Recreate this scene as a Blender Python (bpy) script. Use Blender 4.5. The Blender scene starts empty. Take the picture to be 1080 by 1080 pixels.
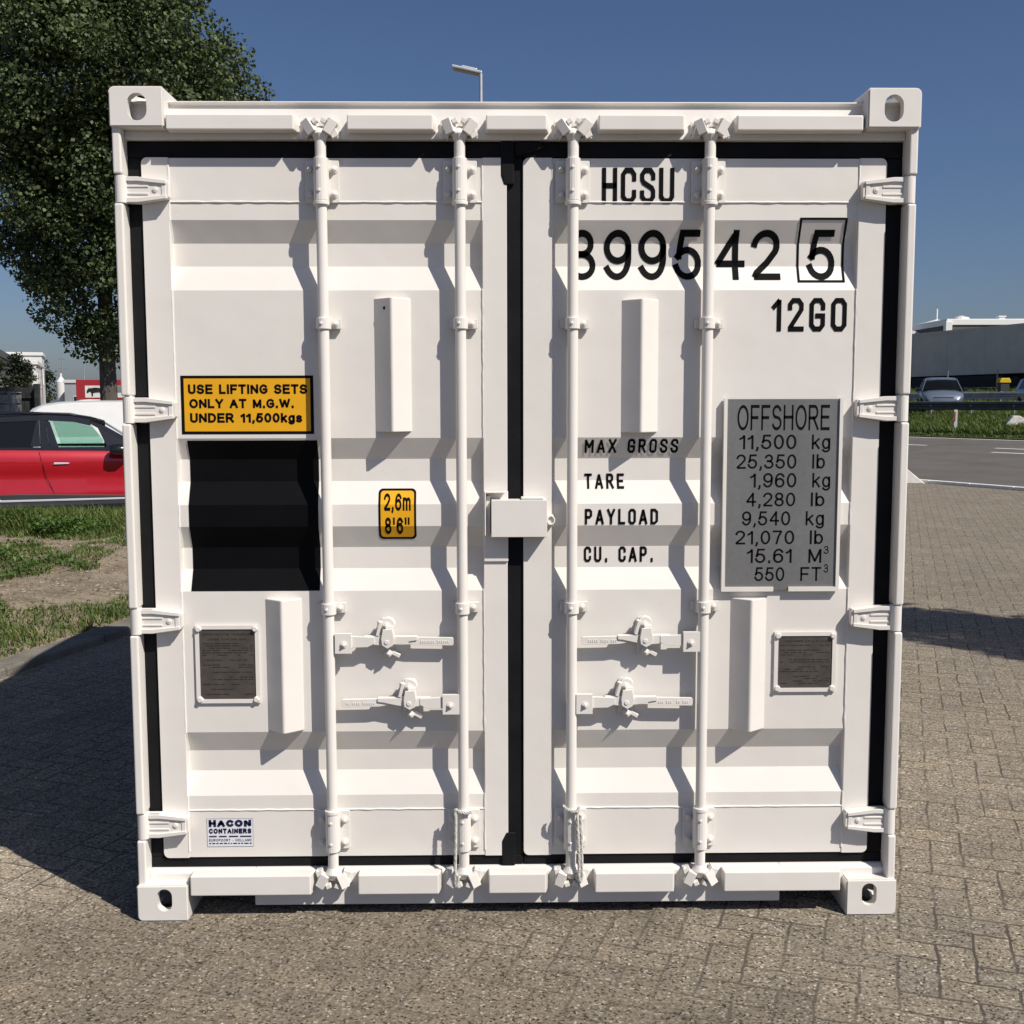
import bpy, bmesh, math, random
from mathutils import Vector, Matrix, noise
R = math.radians
random.seed(11)
scene = bpy.context.scene
COL = scene.collection

# ------------------------------------------------------------------ camera, sky, sun, exposure
cam_d = bpy.data.cameras.new("camera"); cam = bpy.data.objects.new("camera", cam_d); COL.objects.link(cam)
scene.camera = cam
CX, CY, CZ = -0.0715, -3.4527, 1.651
_p, _yw, _rl = .0976, -.0153, -.002
_f = Vector((-math.sin(_yw)*math.cos(_p), math.cos(_yw)*math.cos(_p), -math.sin(_p)))
_rt = Vector((math.cos(_yw), math.sin(_yw), 0)); _up = _rt.cross(_f)
_r2 = _rt*math.cos(_rl) + _up*math.sin(_rl); _u2 = -_rt*math.sin(_rl) + _up*math.cos(_rl)
_m = Matrix((_r2, _u2, -_f)).transposed().to_4x4(); _m.translation = (CX, CY, CZ)
cam.matrix_world = _m
cam_d.sensor_width = 36.0; cam_d.lens = 36.0*1180/1080; cam_d.clip_start = .05; cam_d.clip_end = 3000

SUN = Vector((.70, -.60, 1.0)).normalized()
elev = math.asin(SUN.z); azim = math.atan2(SUN.x, SUN.y)
world = bpy.data.worlds.new("World"); scene.world = world; world.use_nodes = True
wn = world.node_tree; wn.nodes.clear()
sky = wn.nodes.new("ShaderNodeTexSky"); sky.sky_type = 'NISHITA'; sky.sun_disc = False
sky.sun_elevation = elev; sky.sun_rotation = azim
sky.air_density = 1.0; sky.dust_density = 1.1; sky.ozone_density = 8.0; sky.altitude = 0
bg = wn.nodes.new("ShaderNodeBackground"); bg.inputs["Strength"].default_value = .064
wo = wn.nodes.new("ShaderNodeOutputWorld")
tn = wn.nodes.new("ShaderNodeMix"); tn.data_type = 'RGBA'; tn.blend_type = 'MULTIPLY'; tn.inputs[0].default_value = 1; tn.inputs[7].default_value = (1.04, .965, 1.0, 1)
wn.links.new(sky.outputs[0], tn.inputs[6]); wn.links.new(tn.outputs[2], bg.inputs[0]); wn.links.new(bg.outputs[0], wo.inputs[0])
sd = bpy.data.lights.new("sun", 'SUN'); sd.energy = 5.0; sd.angle = R(.5); sd.color = (1, .94, .855)
so = bpy.data.objects.new("sun", sd); COL.objects.link(so); so.rotation_euler = (-SUN).to_track_quat('-Z', 'Y').to_euler()
so.location = (12, -10, 18)
vs = scene.view_settings
scene.display_settings.display_device = 'sRGB'
vs.view_transform = 'Standard'; vs.look = 'None'; vs.exposure = 0.05; vs.gamma = 1.0; vs.use_curve_mapping = False
scene.render.engine = 'CYCLES'
scene.cycles.use_denoising = True; scene.cycles.denoiser = 'OPENIMAGEDENOISE'; scene.cycles.denoising_input_passes = 'RGB_ALBEDO_NORMAL'; scene.cycles.denoising_prefilter = 'ACCURATE'; scene.cycles.use_adaptive_sampling = False
scene.cycles.max_bounces = 8; scene.cycles.diffuse_bounces = 2; scene.cycles.transparent_max_bounces = 12

# ------------------------------------------------------------------ materials
def nodes(name):
    m = bpy.data.materials.new(name); m.use_nodes = True
    nt = m.node_tree; b = nt.nodes["Principled BSDF"]
    return m, nt, b
def L(nt, a, b): nt.links.new(a, b)
def ramp(nt, fac, stops):
    r = nt.nodes.new("ShaderNodeValToRGB"); el = r.color_ramp.elements
    while len(el) < len(stops): el.new(.5)
    for e, (p, c) in zip(el, stops):
        e.position = p; e.color = (*c, 1) if len(c) == 3 else c
    L(nt, fac, r.inputs[0]); return r.outputs[0]
def noise_n(nt, vec, scale, detail=4, rough=.55):
    n = nt.nodes.new("ShaderNodeTexNoise"); n.inputs["Scale"].default_value = scale
    n.inputs["Detail"].default_value = detail; n.inputs["Roughness"].default_value = rough
    if vec is not None: L(nt, vec, n.inputs["Vector"])
    return n.outputs[0]
def mixc(nt, fac, a, b, mode='MIX'):
    n = nt.nodes.new("ShaderNodeMix"); n.data_type = 'RGBA'; n.blend_type = mode
    for s, v in ((0, fac), (6, a), (7, b)):
        if isinstance(v, (int, float)): n.inputs[s].default_value = v
        elif isinstance(v, tuple): n.inputs[s].default_value = (*v, 1)
        else: L(nt, v, n.inputs[s])
    return n.outputs[2]
def mth(nt, op, a, b=0.0, c=0.0):
    n = nt.nodes.new("ShaderNodeMath"); n.operation = op
    for i, v in enumerate((a, b, c)):
        if isinstance(v, (int, float)): n.inputs[i].default_value = v
        else: L(nt, v, n.inputs[i])
    return n.outputs[0]
def objco(nt):
    return nt.nodes.new("ShaderNodeTexCoord").outputs["Object"]
def bump(nt, b, h, strength, dist):
    n = nt.nodes.new("ShaderNodeBump"); n.inputs["Strength"].default_value = strength; n.inputs["Distance"].default_value = dist
    L(nt, h, n.inputs["Height"]); L(nt, n.outputs[0], b.inputs["Normal"])
def plain(name, col, rough=.5, metal=0., var=.12, scale=6., bmp=0., bscale=60., coat=0., spec=.5):
    m, nt, b = nodes(name); co = objco(nt)
    n = noise_n(nt, co, scale, 5)
    lo = tuple(c*(1-var) for c in col); hi = tuple(min(1, c*(1+var)) for c in col)
    L(nt, ramp(nt, n, [(.3, lo), (.7, hi)]), b.inputs["Base Color"])
    b.inputs["Roughness"].default_value = rough; b.inputs["Metallic"].default_value = metal
    b.inputs["Coat Weight"].default_value = coat; b.inputs["Specular IOR Level"].default_value = spec
    if bmp: bump(nt, b, noise_n(nt, co, bscale, 3), bmp, .003)
    return m

def white_paint():
    m, nt, b = nodes("white_container_paint"); co = objco(nt)
    big = noise_n(nt, co, 1.6, 6, .6); fine = noise_n(nt, co, 24, 6, .7)
    base = ramp(nt, big, [(.30, (.762, .722, .668)), (.72, (.798, .764, .715))])
    scuff = ramp(nt, fine, [(.60, (1, 1, 1)), (.78, (.955, .94, .915))])
    L(nt, mixc(nt, 1.0, base, scuff, 'MULTIPLY'), b.inputs["Base Color"])
    L(nt, ramp(nt, fine, [(.3, (.30,)*3), (.75, (.48,)*3)]), b.inputs["Roughness"])
    b.inputs["Specular IOR Level"].default_value = .45
    h = mth(nt, 'ADD', mth(nt, 'MULTIPLY', noise_n(nt, co, 4.5, 2), 2.5), mth(nt, 'MULTIPLY', noise_n(nt, co, 260, 2), .06))
    bump(nt, b, h, .22, .006)
    return m

def paving():
    m, nt, b = nodes("grey_herringbone_pavers")
    co = objco(nt)
    wob = nt.nodes.new("ShaderNodeTexNoise"); wob.inputs["Scale"].default_value = 7; wob.inputs["Detail"].default_value = 3
    L(nt, co, wob.inputs["Vector"])
    sub = nt.nodes.new("ShaderNodeVectorMath"); sub.operation = 'SUBTRACT'; L(nt, wob.outputs["Color"], sub.inputs[0]); sub.inputs[1].default_value = (.5, .5, .5)
    scl = nt.nodes.new("ShaderNodeVectorMath"); scl.operation = 'SCALE'; L(nt, sub.outputs[0], scl.inputs[0]); scl.inputs["Scale"].default_value = .026
    add = nt.nodes.new("ShaderNodeVectorMath"); add.operation = 'ADD'; L(nt, co, add.inputs[0]); L(nt, scl.outputs[0], add.inputs[1])
    mp = nt.nodes.new("ShaderNodeMapping"); L(nt, add.outputs[0], mp.inputs[0])
    mp.inputs["Rotation"].default_value = (0, 0, R(20)); s = 1/.108; mp.inputs["Scale"].default_value = (s, s, s); mp.inputs["Location"].default_value = (400.3, 400.7, 0)
    sx = nt.nodes.new("ShaderNodeSeparateXYZ"); L(nt, mp.outputs[0], sx.inputs[0])
    X, Y = sx.outputs[0], sx.outputs[1]
    i, j = mth(nt, 'FLOOR', X), mth(nt, 'FLOOR', Y)
    fx, fy = mth(nt, 'SUBTRACT', X, i), mth(nt, 'SUBTRACT', Y, j)
    k = mth(nt, 'FLOORED_MODULO', mth(nt, 'SUBTRACT', i, j), 4)
    eq = [mth(nt, 'COMPARE', k, v, .1) for v in range(4)]
    left = mth(nt, 'MULTIPLY_ADD', eq[1], 10, fx)
    right = mth(nt, 'MULTIPLY_ADD', eq[0], 10, mth(nt, 'SUBTRACT', 1, fx))
    bot = mth(nt, 'MULTIPLY_ADD', eq[2], 10, fy)
    top = mth(nt, 'MULTIPLY_ADD', eq[3], 10, mth(nt, 'SUBTRACT', 1, fy))
    d = mth(nt, 'MINIMUM', mth(nt, 'MINIMUM', left, right), mth(nt, 'MINIMUM', bot, top))
    ci = mth(nt, 'SUBTRACT', i, eq[1]); cj = mth(nt, 'SUBTRACT', j, eq[2])
    cv = nt.nodes.new("ShaderNodeCombineXYZ"); L(nt, ci, cv.inputs[0]); L(nt, cj, cv.inputs[1])
    wn_ = nt.nodes.new("ShaderNodeTexWhiteNoise"); wn_.noise_dimensions = '3D'; L(nt, cv.outputs[0], wn_.inputs["Vector"])
    rnd = wn_.outputs["Value"]
    # cut setts have an open or a filled joint
    fill = ramp(nt, noise_n(nt, co, 2.1, 6, .68), [(.34, (.10,)*3), (.45, (.50,)*3), (.58, (1,)*3)])
    jw = mth(nt, 'MULTIPLY_ADD', noise_n(nt, co, 40, 3), .050, .012)
    nj = nt.nodes.new("ShaderNodeMapRange"); nj.interpolation_type = 'SMOOTHSTEP'
    L(nt, d, nj.inputs[0]); L(nt, mth(nt, 'MULTIPLY', jw, .5), nj.inputs[1]); L(nt, mth(nt, 'ADD', jw, .024), nj.inputs[2])
    nj.inputs[3].default_value = 1; nj.inputs[4].default_value = 0
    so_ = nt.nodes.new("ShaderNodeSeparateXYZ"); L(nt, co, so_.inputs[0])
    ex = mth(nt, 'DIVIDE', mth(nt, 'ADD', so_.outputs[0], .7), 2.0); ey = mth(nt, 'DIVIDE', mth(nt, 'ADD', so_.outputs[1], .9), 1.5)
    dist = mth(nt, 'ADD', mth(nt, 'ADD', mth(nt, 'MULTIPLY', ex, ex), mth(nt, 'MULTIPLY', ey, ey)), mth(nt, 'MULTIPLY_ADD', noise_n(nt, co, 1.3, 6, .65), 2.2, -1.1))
    worn_bounce = ramp(nt, dist, [(.35, (1,)*3), (1.0, (0,)*3)])  # worn zone before the doors, also masks the bounce-light darkening
    joint = mth(nt, 'MULTIPLY', mth(nt, 'MULTIPLY', nj.outputs[0], fill), mth(nt, 'MULTIPLY_ADD', worn_bounce, -.35, 1.0))
    # aggregate
    vo = nt.nodes.new("ShaderNodeTexVoronoi"); vo.inputs["Scale"].default_value = 150; L(nt, co, vo.inputs["Vector"])
    sv = nt.nodes.new("ShaderNodeSeparateColor"); L(nt, vo.outputs["Color"], sv.inputs[0])
    agg = ramp(nt, sv.outputs[0], [(.0, (.040, .033, .025)), (.09, (.075, .062, .048)), (.17, (.168, .146, .112)), (.60, (.210, .183, .143)), (.86, (.252, .222, .178)), (.94, (.29, .262, .222)), (.988, (.44, .415, .365))])
    pit = ramp(nt, noise_n(nt, co, 95, 5, .75), [(.36, (.52,)*3), (.50, (1,)*3), (.66, (1.22,)*3)])
    agg = mixc(nt, 1, agg, pit, 'MULTIPLY')
    tint = ramp(nt, rnd, [(0, (.90, .90, .91)), (.5, (.99, .985, .98)), (1, (1.08, 1.06, 1.03))])
    c1 = mixc(nt, 1, agg, tint, 'MULTIPLY')
    stain = ramp(nt, noise_n(nt, co, .55, 6, .62), [(.32, (.93, .925, .92)), (.55, (1, 1, 1)), (.75, (1.07, 1.06, 1.04))])
    c2 = mixc(nt, 1, c1, stain, 'MULTIPLY')
    blotch = ramp(nt, noise_n(nt, co, 5.5, 6, .65), [(.30, (.90, .90, .905)), (.62, (1.05, 1.04, 1.02))])
    c3 = mixc(nt, 1, c2, blotch, 'MULTIPLY')
    c3 = mixc(nt, 1, c3, mixc(nt, worn_bounce, (1.14, 1.13, 1.11), (.80, .78, .755)), 'MULTIPLY')  # wear tone, painted darker to cancel light bounced off the white container front
    c4 = mixc(nt, joint, c3, (.076, .065, .052))
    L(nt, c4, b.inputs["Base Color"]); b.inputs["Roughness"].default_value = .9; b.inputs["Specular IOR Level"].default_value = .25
    h = mth(nt, 'SUBTRACT', mth(nt, 'ADD', mth(nt, 'MULTIPLY', sv.outputs[1], .35), mth(nt, 'MULTIPLY', rnd, .5)), mth(nt, 'MULTIPLY', joint, 2.2))
    b.inputs['Diffuse Roughness'].default_value = 1.0
    bump(nt, b, h, .45, .0035)
    return m

def ground_mix(name, cols, scale, rough=.95, speck=120, bmp=.5):
    m, nt, b = nodes(name); co = objco(nt)
    c = ramp(nt, noise_n(nt, co, scale, 8, .62), [(.28, cols[0]), (.5, cols[1]), (.72, cols[2])])
    s = ramp(nt, noise_n(nt, co, speck, 3, .7), [(.35, (.72,)*3), (.68, (1.22,)*3)])
    L(nt, mixc(nt, 1, c, s, 'MULTIPLY'), b.inputs["Base Color"]); b.inputs["Roughness"].default_value = rough
    b.inputs["Specular IOR Level"].default_value = .25
    bump(nt, b, noise_n(nt, co, speck, 4), bmp, .01)
    return m

def leaf_mat(name, dark, light, rough=.42, trans=.18, scale=.9):
    m, nt, b = nodes(name); co = objco(nt); b.inputs['Specular IOR Level'].default_value = .28
    g = nt.nodes.new("ShaderNodeNewGeometry")
    rp = g.outputs["Random Per Island"]
    c = ramp(nt, rp, [(0, dark), (.65, tuple((a+c_)/2 for a, c_ in zip(dark, light))), (1, light)])
    big = ramp(nt, noise_n(nt, co, scale, 3), [(.35, (.82, .84, .8)), (.68, (1.15, 1.12, 1.0))])
    cc = mixc(nt, 1, c, big, 'MULTIPLY')
    L(nt, cc, b.inputs["Base Color"]); b.inputs["Roughness"].default_value = rough
    tr = nt.nodes.new("ShaderNodeBsdfTranslucent"); L(nt, mixc(nt, 1, cc, (.9, 1.1, .35), 'MULTIPLY'), tr.inputs[0])
    mx = nt.nodes.new("ShaderNodeMixShader"); mx.inputs[0].default_value = trans
    out = nt.nodes["Material Output"]
    L(nt, b.outputs[0], mx.inputs[1]); L(nt, tr.outputs[0], mx.inputs[2]); L(nt, mx.outputs[0], out.inputs[0])
    return m
def bark_mat():
    m, nt, b = nodes("tree_bark"); co = objco(nt)
    mp = nt.nodes.new("ShaderNodeMapping"); L(nt, co, mp.inputs[0]); mp.inputs["Scale"].default_value = (9, 9, 1.6)
    n = noise_n(nt, mp.outputs[0], 3, 6, .65)
    L(nt, ramp(nt, n, [(.3, (.035, .03, .024)), (.7, (.13, .115, .092))]), b.inputs["Base Color"]); b.inputs["Roughness"].default_value = .95
    bump(nt, b, n, .8, .03)
    return m
def glass(name, col, alpha, rough=.03):
    m, nt, b = nodes(name)
    b.inputs["Base Color"].default_value = (.01, .012, .012, 1); b.inputs["Roughness"].default_value = rough
    tr = nt.nodes.new("ShaderNodeBsdfTransparent"); tr.inputs[0].default_value = (*col, 1)
    mx = nt.nodes.new("ShaderNodeMixShader"); mx.inputs[0].default_value = alpha
    out = nt.nodes["Material Output"]; L(nt, b.outputs[0], mx.inputs[1]); L(nt, tr.outputs[0], mx.inputs[2]); L(nt, mx.outputs[0], out.inputs[0])
    return m

M = {}
M['white'] = white_paint()
M['rubber'] = plain("black_door_rubber", (.0085, .0085, .010), .65, var=.25, scale=9, bmp=.2, spec=.16)
M['black_sheet'] = plain("black_matt_film", (.0030, .0032, .0040), .6, var=.2, scale=12, spec=.10)
M['ink'] = plain("black_marking_film", (.006, .0055, .006), .7, var=.2, scale=40, spec=.08)
M['navy_ink'] = plain("navy_print", (.012, .012, .055), .5, var=.15)
M['yellow'] = plain("amber_sign_film", (.80, .40, .012), .38, var=.05, scale=10, spec=.4)
M['decal_white'] = plain("white_decal_film", (.76, .76, .80), .4, var=.03)
def steel():
    m, nt, b = nodes("dull_steel_plate"); co = objco(nt)
    mp = nt.nodes.new("ShaderNodeMapping"); L(nt, co, mp.inputs[0]); mp.inputs["Scale"].default_value = (2.2, 2.2, .5)
    n = noise_n(nt, mp.outputs[0], 2.2, 5, .5); f = noise_n(nt, co, 60, 4, .6)
    c = ramp(nt, n, [(.3, (.180, .178, .175)), (.7, (.232, .232, .231))])
    L(nt, mixc(nt, 1, c, ramp(nt, f, [(.35, (.93,)*3), (.7, (1.05,)*3)]), 'MULTIPLY'), b.inputs["Base Color"])
    b.inputs["Metallic"].default_value = .35; L(nt, ramp(nt, n, [(.3, (.34,)*3), (.7, (.46,)*3)]), b.inputs["Roughness"])
    return m
M['steel'] = steel()
M['id_plate'] = plain("etched_brown_plate", (.105, .092, .078), .45, .35, var=.18, scale=30)
M['id_print'] = plain("etched_plate_print", (.022, .019, .016), .6, var=.2)
M['rope'] = plain("painted_twisted_rope", (.52, .50, .46), .8, var=.25, scale=60, bmp=.4)
M['hole'] = plain("dark_hole", (.01, .01, .01), .9)
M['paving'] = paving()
M['soil'] = ground_mix("dry_sandy_soil", ((.13, .10, .068), (.235, .19, .138), (.33, .275, .21)), 4.2, speck=46, bmp=1.0)
M['pebble'] = leaf_mat("pebbles", (.13, .105, .075), (.34, .29, .225), .9, 0.0)
M['asphalt'] = ground_mix("worn_asphalt", ((.100, .092, .083), (.125, .115, .104), (.150, .139, .126)), .7, speck=90)
M['land'] = ground_mix("rough_ground", ((.12, .115, .085), (.17, .155, .115), (.22, .195, .15)), .12, speck=6)
M['bank'] = ground_mix("turf_soil", ((.055, .072, .026), (.085, .098, .038), (.15, .135, .075)), .8, speck=12)
M['kerb'] = ground_mix("concrete_kerb", ((.125, .112, .093), (.185, .168, .14), (.25, .228, .195)), 3.5, speck=110)
M['line'] = plain("white_road_paint", (.72, .71, .68), .7, var=.12, scale=5)
M['concrete'] = plain("pale_concrete", (.62, .59, .54), .85, var=.18, scale=6, bmp=.4)
M['bark'] = bark_mat()
M['leaf'] = leaf_mat("poplar_leaves", (.028, .045, .018), (.125, .162, .068), .52, .16)
M['leaf_dark'] = leaf_mat("dark_leaves", (.013, .020, .009), (.035, .046, .018), .5, .1)
M['grass'] = leaf_mat("grass_blades", (.055, .098, .020), (.150, .205, .055), .55, .22, 1.2)
M['weed'] = leaf_mat("weed_leaves", (.050, .098, .022), (.120, .190, .050), .5, .22, 1.5)
M['straw'] = leaf_mat("dry_grass", (.20, .17, .08), (.36, .30, .17), .7, .15, 1.2)
M['petal'] = plain("yellow_petals", (.80, .55, .02), .6)
M['red'] = plain("red_metallic_paint", (.44, .010, .020), .28, .15, var=.04, coat=1.0)
M['gloss_black'] = plain("gloss_black_paint", (.012, .012, .014), .18, var=.1, coat=.6)
M['trim'] = plain("dark_plastic_trim", (.028, .030, .034), .6, var=.1, bmp=.2)
M['chrome'] = plain("bright_trim", (.66, .68, .72), .3, .35, var=.05, coat=.5)
M['tyre'] = plain("tyre_rubber", (.018, .018, .018), .85, bmp=.3)
M['alloy'] = plain("alloy_rim", (.45, .46, .48), .35, .8)
M['tint'] = glass("privacy_glass", (.05, .055, .06), .25)
M['clear'] = glass("green_tinted_glass", (.78, .92, .87), .88)
M['screen'] = glass("windscreen_glass", (.35, .42, .42), .45)
M['seat'] = plain("dark_cloth", (.02, .02, .022), .9)
M['van_white'] = plain("white_van_paint", (.80, .80, .78), .3, var=.03, coat=.6)
M['silver'] = plain("silver_blue_paint", (.17, .205, .26), .38, .4, var=.04, coat=.7)
M['bluegrey'] = plain("blue_grey_paint", (.13, .17, .25), .3, .4, var=.04, coat=.7)
M['lens'] = plain("headlamp_lens", (.75, .78, .80), .15, .3, var=.05, coat=1)
M['galv'] = plain("galvanised_steel", (.34, .35, .36), .5, .6, var=.2, scale=4)
M['dark_galv'] = plain("weathered_barrier_steel", (.075, .08, .088), .6, .3, var=.25, scale=2)
M['lamp_grey'] = plain("lamp_aluminium", (.50, .52, .55), .45, .4, var=.08)
M['lamp_glass'] = plain("unlit_lamp_panel", (.30, .28, .18), .25, var=.08)
M['curtain'] = plain("grey_truck_curtain", (.60, .55, .49), .6, var=.08, scale=1.3, bmp=.3, bscale=4)
M['chassis'] = plain("truck_chassis", (.02, .02, .022), .8)
M['cab_blue'] = plain("dark_blue_cab", (.015, .03, .085), .35, coat=.5)
M['bld_white'] = plain("white_cladding", (.66, .66, .64), .7, var=.07, scale=.7)
M['bld_dark'] = plain("dark_cladding", (.085, .085, .085), .7, var=.15, scale=.6)
M['bld_tan'] = plain("tan_roofing", (.38, .29, .22), .8, var=.15, scale=.5)
M['bld_grey'] = plain("grey_cladding", (.34, .36, .38), .7, var=.1, scale=.6)
M['brick'] = plain("red_brick_pier", (.22, .06, .045), .85, var=.2, scale=6)
M['pane'] = plain("dark_window", (.02, .025, .03), .15)
M['fence'] = plain("dark_stained_timber", (.035, .034, .033), .8, var=.45, scale=5)
M['fence_pale'] = plain("weathered_grey_panel", (.22, .22, .22), .85, var=.4, scale=14)
M['red_box'] = plain("red_truck_box", (.34, .022, .030), .5, var=.06)
M['sign_white'] = plain("white_sign_face", (.72, .71, .68), .5, var=.05)
M['post_red'] = plain("red_reflector", (.55, .03, .03), .4)
M['yellow_cap'] = plain("yellow_plastic", (.62, .42, .01), .5)
M['stem'] = plain("weed_stem", (.07, .10, .03), .8)

# ------------------------------------------------------------------ mesh helpers
class MB:
    def __init__(s): s.v = []; s.f = []; s.m = []; s.mi = 0
    def add(s, vs_, fs):
        o = len(s.v); s.v += [tuple(p) for p in vs_]
        for f in fs: s.f.append(tuple(i+o for i in f)); s.m.append(s.mi)
        return s
    def box(s, x0, x1, y0, y1, z0, z1):
        return s.add([(x0,y0,z0),(x1,y0,z0),(x1,y1,z0),(x0,y1,z0),(x0,y0,z1),(x1,y0,z1),(x1,y1,z1),(x0,y1,z1)],
                     [(0,3,2,1),(4,5,6,7),(0,1,5,4),(1,2,6,5),(2,3,7,6),(3,0,4,7)])
    def obox(s, c, size, mat):
        hx, hy, hz = (a/2 for a in size); c = Vector(c)
        vs_ = [c + mat @ Vector(p) for p in ((-hx,-hy,-hz),(hx,-hy,-hz),(hx,hy,-hz),(-hx,hy,-hz),(-hx,-hy,hz),(hx,-hy,hz),(hx,hy,hz),(-hx,hy,hz))]
        return s.add(vs_, [(0,3,2,1),(4,5,6,7),(0,1,5,4),(1,2,6,5),(2,3,7,6),(3,0,4,7)])
    def cyl(s, p0, p1, r0, r1=None, n=16, cap=True):
        r1 = r0 if r1 is None else r1
        p0, p1 = Vector(p0), Vector(p1); d = (p1-p0).normalized()
        u = d.orthogonal().normalized(); w = d.cross(u)
        vs_ = []
        for p, r in ((p0, r0), (p1, r1)):
            for k in range(n):
                a = 2*math.pi*k/n; vs_.append(p + u*math.cos(a)*r + w*math.sin(a)*r)
        fs = [(k, (k+1)%n, n+(k+1)%n, n+k) for k in range(n)]
        if cap: fs += [tuple(range(n-1, -1, -1)), tuple(range(n, 2*n))]
        return s.add(vs_, fs)
    def tube(s, pts, rad, n=8):
        pts = [Vector(p) for p in pts]
        if not isinstance(rad, (list, tuple)): rad = [rad]*len(pts)
        t0 = (pts[1]-pts[0]).normalized(); u = t0.orthogonal().normalized(); vs_ = []
        for i, p in enumerate(pts):
            t = (pts[min(i+1, len(pts)-1)]-pts[max(i-1, 0)]).normalized()
            u = (u - t*u.dot(t)); u = u.normalized() if u.length > 1e-6 else t.orthogonal().normalized()
            w = t.cross(u)
            for k in range(n):
                a = 2*math.pi*k/n; vs_.append(p + (u*math.cos(a)+w*math.sin(a))*rad[i])
        fs = []
        for i in range(len(pts)-1):
            for k in range(n):
                a, b_ = i*n+k, i*n+(k+1)%n; fs.append((a, b_, b_+n, a+n))
        fs += [tuple(range(n-1, -1, -1)), tuple(range((len(pts)-1)*n, len(pts)*n))]
        return s.add(vs_, fs)
    def prism(s, poly, a0, a1, axis='y'):
        """poly: 2D outline; axis 'y': poly=(x,z) extruded in y; 'x': poly=(y,z); 'z': poly=(x,y)"""
        n = len(poly)
        if axis == 'y': mk = lambda p, a: (p[0], a, p[1])
        elif axis == 'x': mk = lambda p, a: (a, p[0], p[1])
        else: mk = lambda p, a: (p[0], p[1], a)
        vs_ = [mk(p, a0) for p in poly]+[mk(p, a1) for p in poly]
        return s.add(vs_, [tuple(range(n)), tuple(range(2*n-1, n-1, -1))]+[(k, n+k, n+(k+1)%n, (k+1)%n) for k in range(n)])
    def bolt(s, x, z, y, r=.010, h=.012):
        s.cyl((x, y, z), (x, y-.003, z), r*1.45, n=14)
        s.cyl((x, y-.003, z), (x, y-h, z), r, r*.92, n=6)
        return s.cyl((x, y-h, z), (x, y-h-.004, z), r*.55, r*.45, n=8)
    def build(s, name, mats, parent=None, bevel=0., seg=2, smooth=False, angle=40, fix=True):
        me = bpy.data.meshes.new(name); me.from_pydata(s.v, [], s.f)
        if not isinstance(mats, (list, tuple)): mats = [mats]
        for m in mats: me.materials.append(m)
        if len(mats) > 1: me.polygons.foreach_set("material_index", s.m)
        if fix:
            bm = bmesh.new(); bm.from_mesh(me); bmesh.ops.recalc_face_normals(bm, faces=bm.faces); bm.to_mesh(me); bm.free()
        if smooth:
            me.polygons.foreach_set("use_smooth", [True]*len(me.polygons))
            if angle < 180: me.set_sharp_from_angle(angle=R(angle))
        me.update()
        o = bpy.data.objects.new(name, me); COL.objects.link(o)
        if parent is not None: o.parent = parent
        if bevel:
            b = o.modifiers.new("bevel", 'BEVEL'); b.width = bevel; b.segments = seg; b.limit_method = 'ANGLE'; b.angle_limit = R(32); b.harden_normals = False
        return o
def tag(o, label=None, cat=None, group=None, kind=None):
    for k, v in (('label', label), ('category', cat), ('group', group), ('kind', kind)):
        if v: o[k] = v
    return o
def thing(name, label, cat, loc=(0, 0, 0), rz=0., group=None):
    o = bpy.data.objects.new(name, None); COL.objects.link(o); o.location = loc; o.rotation_euler = (0, 0, rz); o.empty_display_size = .2
    return tag(o, label, cat, group)
def dup(root, loc, rz, label):
    r = root.copy(); COL.objects.link(r); r.location = loc; r.rotation_euler = (0, 0, rz); r['label'] = label
    for ch in list(root.children):
        c = ch.copy(); COL.objects.link(c); c.parent = r
        for g in ch.children:
            d = g.copy(); COL.objects.link(d); d.parent = c
    return r
def structure(mb, name, mat, **k):
    return tag(mb.build(name, mat, **k), kind='structure')

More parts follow.
